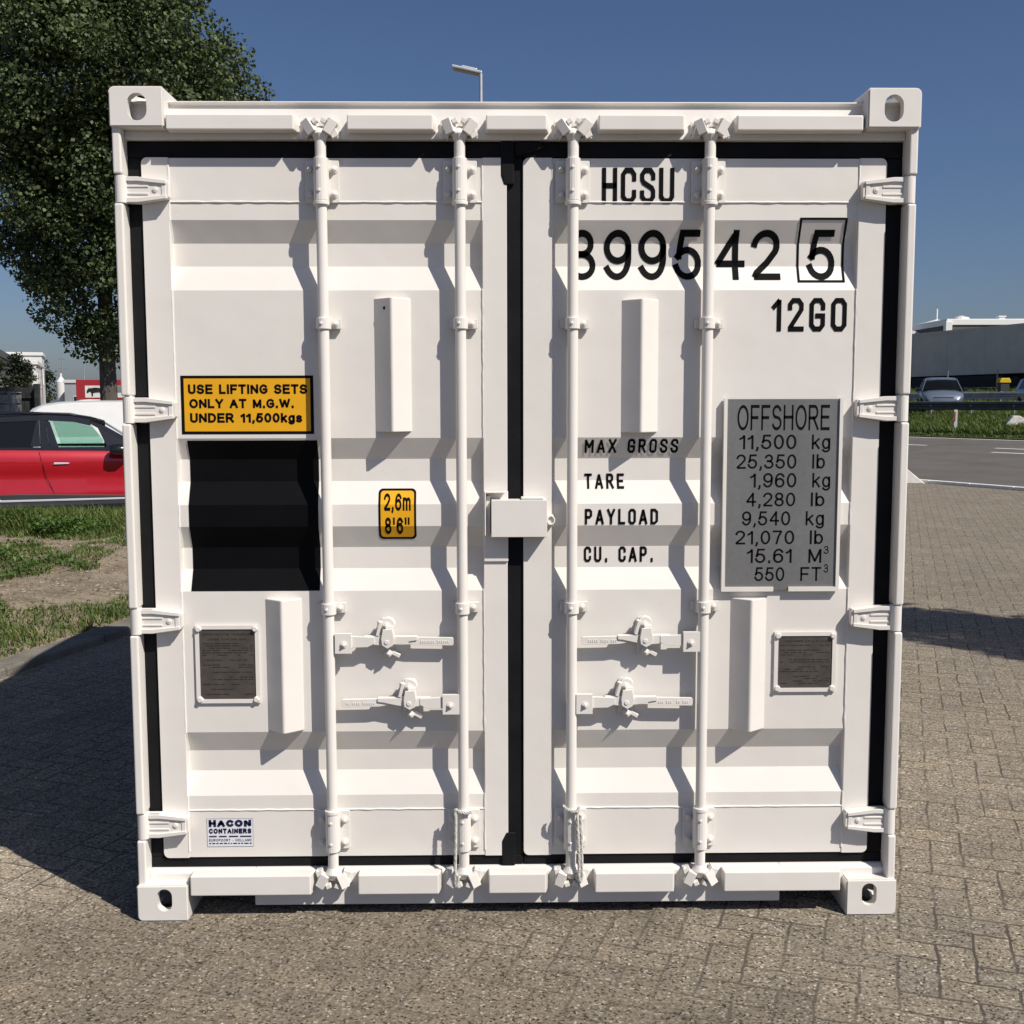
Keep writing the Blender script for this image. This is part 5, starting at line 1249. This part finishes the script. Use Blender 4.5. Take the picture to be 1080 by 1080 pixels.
# timber fence at the left edge
fn = thing("timber_fence", "dark timber board fence before the workshop at left", "fence", (-12.95, 28.6, 0), R(176))
mb = MB(); rr = random.Random(2)
for k in range(60): x = k*.15; mb.box(x, x+.138, 0, .024, .05, 2.13+rr.uniform(-.03, .02))
mb.build("boards", M['fence'], fn)
mb = MB()
for q in (.4, 1.1, 1.8): mb.box(0, 9, .026, .07, q, q+.09)
mb.build("rail", M['fence'], fn)
for k in range(5): mb = MB(); mb.box(k*2.2-.06, k*2.2+.06, .072, .19, 0, 2.2); mb.build("post", M['fence'], fn)
gp_ = thing("wooden_crate", "weathered grey slatted crate standing before the timber fence", "crate", (-13.55, 27.6, 0), R(4))
mb = MB()
for k in range(7): mb.box(-.35, .35, -.42, -.40, .10+k*.26, .32+k*.26)
for k in range(7):
    for s in (-1, 1): mb.box(*sorted((s*.35, s*.33)), -.3995, .40, .10+k*.26, .32+k*.26)
mb.build("slats", M['fence_pale'], gp_)
mb = MB()
for sx in (-1, 1):
    for sy in (-1, 1): mb.box(sx*.29-.035, sx*.29+.035, sy*.355-.035, sy*.355+.035, 0, 1.94)
mb.box(-.36, .36, -.42, .42, 1.942, 1.965); mb.build("frame", M['fence_pale'], gp_)
# right: warehouse with a white fascia beyond the trailer
wh = thing("warehouse", "long warehouse with a white roof edge beyond the grey trailer", "building", (36.1, 86.5, 2.75))
mb = MB(); mb.box(.1, 46, .1, 26, 0, 5.0); mb.build("wall", M['bld_dark'], wh)
mb = MB(); mb.box(0, 46.2, 0, 26.2, 5.0, 5.48); mb.box(-.1, .42, -.1, .42, 0, 5.3); mb.build("fascia", M['van_white'], wh, bevel=.03)
mb = MB()
for k in range(9): mb.box(2+k*4.6, 5.4+k*4.6, .02, .098, 3.1, 4.5)
mb.build("window_band", M['pane'], wh)
for x, y, k in ((2.4, 3, 0), (6.6, 5, 1), (8.9, 4, 1)):
    mb = MB()
    if k == 0: mb.cyl((x, y, 5.4), (x, y, 5.8), .8, .6, 14); mb.cyl((x, y, 5.8), (x, y, 5.95), .6, .15, 14)
    else: mb.box(x-.25, x+.25, y-.25, y+.25, 5.4, 6.0); mb.box(x-.32, x+.32, y-.32, y+.32, 6.0, 6.08)
    mb.build("roof_vent", M['van_white' if k < 2 else 'bld_grey'], wh)
t = thing("storage_hall", "tan roofed hall behind the warehouse at the right edge", "building", (42.5, 128, 2.3))
mb = MB(); mb.box(17, 46, 0, 20, 0, 7.2); mb.build("wall", M['bld_grey'], t)
mb = MB(); mb.prism([(-.6, 7.1), (10, 9.1), (20.6, 7.1)], 16.6, 46.4, 'x'); mb.build("roof", M['bld_tan'], t)
t = thing("tent_hall", "white peaked tent roof left of the warehouse", "building", (48.6, 124, 2.3))
mb = MB(); mb.box(-3, 8, 0, 10, 0, 7.2); mb.build("wall", M['bld_white'], t)
mb = MB(); mb.add([(-3.4, -.4, 7.2), (8.4, -.4, 7.2), (8.4, 10.4, 7.2), (-3.4, 10.4, 7.2), (3.4, 5, 9.0)], [(0, 1, 4), (1, 2, 4), (2, 3, 4), (3, 0, 4), (3, 2, 1, 0)]); mb.cyl((3.4, 5, 8.8), (3.4, 5, 10.2), .1, n=8); mb.build("roof", M['van_white'], t)
t = thing("shed", "small white roofed shed close to the container's right edge", "building", (33.4, 92, 2.3))
mb = MB(); mb.box(0, 4.0, 0, 6, 0, 4.6); mb.build("wall", M['bld_grey'], t)
mb = MB(); mb.prism([(-.2, 4.55), (2.0, 5.35), (4.2, 4.55)], -.2, 6.2, 'y'); mb.build("roof", M['van_white'], t)

# ------------------------------------------------------------------ trees
def tree(name, label, loc, H, trunk_r, shape, nclump, per, leaf, mat, seed, limbs=26, trunk_top=.82, cspread=(.55, .9), extra=(), shell=.45):
    """shape(h) -> crown radius at height h; clumps of leaf faces sit at the ends of limbs through the volume"""
    rg = random.Random(seed); t = thing(name, label, "tree", loc)
    mb = MB(); pts, rad = [], []
    for k in range(15):
        f = k/14; pts.append((.22*math.sin(f*5+seed)*f, .18*math.cos(f*4+seed)*f, H*trunk_top*f)); rad.append(trunk_r*(1.25 if k == 0 else 1-.86*f))
    mb.tube(pts, rad, 12)
    zs0, zs1 = shape[0][0], shape[-1][0]
    cl = []
    tries = 0
    while len(cl) < nclump and tries < 20000:
        tries += 1
        z = rg.uniform(zs0, zs1); a = rg.uniform(0, 6.283); r_ = interp(shape, z)
        lump = .80+.34*noise.noise(Vector((math.cos(a)*1.7+seed, math.sin(a)*1.7, z*.55)))
        if rg.random() > (r_/max(s[1] for s in shape))**1.2: continue
        f = rg.random()**.5
        cl.append(Vector((math.cos(a)*r_*lump*f, math.sin(a)*r_*lump*f, z)))
    cl += [Vector(e) for e in extra]
    for k in range(limbs):
        c = cl[rg.randrange(len(cl))]; zb = max(H*.14, min(c.z-.35*math.hypot(c.x, c.y)-.2, H*trunk_top*.97)); f = zb/(H*trunk_top)
        p0 = Vector((.22*math.sin(f*5+seed)*f, .18*math.cos(f*4+seed)*f, zb)); mid = p0.lerp(c, .5)+Vector((rg.uniform(-.2, .2), rg.uniform(-.2, .2), rg.uniform(-.1, .25)))
        r0 = trunk_r*(1-.86*f)*.42; mb.tube([p0, p0.lerp(mid, .5)+Vector((0, 0, -.03)), mid, c], [r0, r0*.8, r0*.55, r0*.2], 7)
    mb.build("trunk", M['bark'], t, smooth=True, angle=180)
    mb = MB()
    for c in cl:
        sx, sy, sz = rg.uniform(*cspread), rg.uniform(*cspread), rg.uniform(.35, .65)*cspread[1]/.9
        out = Vector((c.x, c.y, .15)); out = out.normalized() if out.length > .01 else Vector((1, 0, 0))
        for _ in range(int(per*rg.uniform(.7, 1.3))):
            d = rvec(rg); q = rg.random()**shell; p = c+Vector((d.x*sx, d.y*sy, d.z*sz))*q
            ax = (rvec(rg)+Vector((0, 0, -.55))+out*.3); nr = (rvec(rg)*.9+out*.5+Vector((0, 0, .7))).normalized()
            l_ = leaf*rg.uniform(.7, 1.25); leafquad(mb, p, ax, l_, l_*.82, nr)
    mb.build("crown", mat, t, fix=False)
    return t
tree("poplar_tree", "big dark green poplar behind the parked cars at left", (-8.24, 20.6, 0), 15.5, .20,
     [(3.0, .25), (3.6, .7), (4.5, 1.45), (5.5, 2.3), (6.5, 2.95), (7.5, 3.25), (9.5, 3.2), (12, 2.8), (14, 2.1), (15.6, .8)], 330, 680, .088, M['leaf'], 4, limbs=46, cspread=(.5, 1.0), shell=.30,
     extra=[(-1.0, 0, 3.75), (-.9, .3, 4.3), (-.5, -.3, 3.4), (-1.3, .2, 4.6), (-.3, .4, 3.2), (-.7, -.5, 3.9), (-1.6, -.3, 4.9), (-.2, 0, 2.95), (.4, -.3, 3.3), (.6, .4, 3.9), (-2.2, .3, 5.2), (-1.9, -.5, 5.3), (-1.1, -.4, 4.2), (-1.5, .5, 4.9),
            (-.3, -.3, 4.6), (.3, .2, 4.4), (1.9, -.5, 8.0), (2.2, -.2, 8.4), (2.0, -.6, 7.4), (1.9, 0, 9.2), (1.9, -.3, 10.1)])
tree("small_tree", "small dark tree before the workshop wall at left", (-19.1, 42.0, 0), 3.5, .08, [(1.5, .3), (2.1, .55), (2.7, .6), (3.2, .45), (3.5, .2)], 40, 130, .09, M['leaf_dark'], 9, limbs=12, cspread=(.16, .32))
tree("small_tree", "thin young tree leaning into the left edge before the workshop", (-21.1, 43.5, 0), 3.7, .08, [(2.0, .3), (2.6, .7), (3.3, .6), (3.8, .2)], 26, 100, .10, M['leaf_dark'], 19, limbs=9, cspread=(.25, .5))
tree("shrub", "olive brown shrub beside the foot of the tree trunk", (-9.35+1.25, 22.4, 0), 2.35, .05, [(.3, .5), (1.2, .75), (2.2, .4)], 26, 120, .09, M['leaf'], 14, limbs=8, cspread=(.2, .4))
# slim tree off the right of the frame; it throws the shadow that crosses the paving
tree("street_tree", "slim street tree to the right of the yard throwing a shadow", (6.95, 1.55, 0), 7.4, .07, [(1.9, .25), (2.6, .62), (3.6, .72), (5.4, .70), (6.6, .5), (7.4, .2)], 150, 170, .09, M['leaf'], 23, limbs=20, cspread=(.16, .34))
# distant tree line along the horizon behind everything
for k, (x, y, h, lab) in enumerate(((-62, 150, 7.5, "far hazy tree standing behind the silo"), (-40, 150, 6, "far low tree right of the red lorry"), (62, 165, 7, "far tree behind the tan roofed hall"))):
    tree("far_tree", lab, (x, y, 0 if x < 0 else 2), h, .16, [(h*.2, h*.2), (h*.5, h*.34), (h*.8, h*.26), (h, h*.08)], 60, 60, .34, M['leaf_dark'], 40+k, limbs=8, cspread=(.7, 1.3))
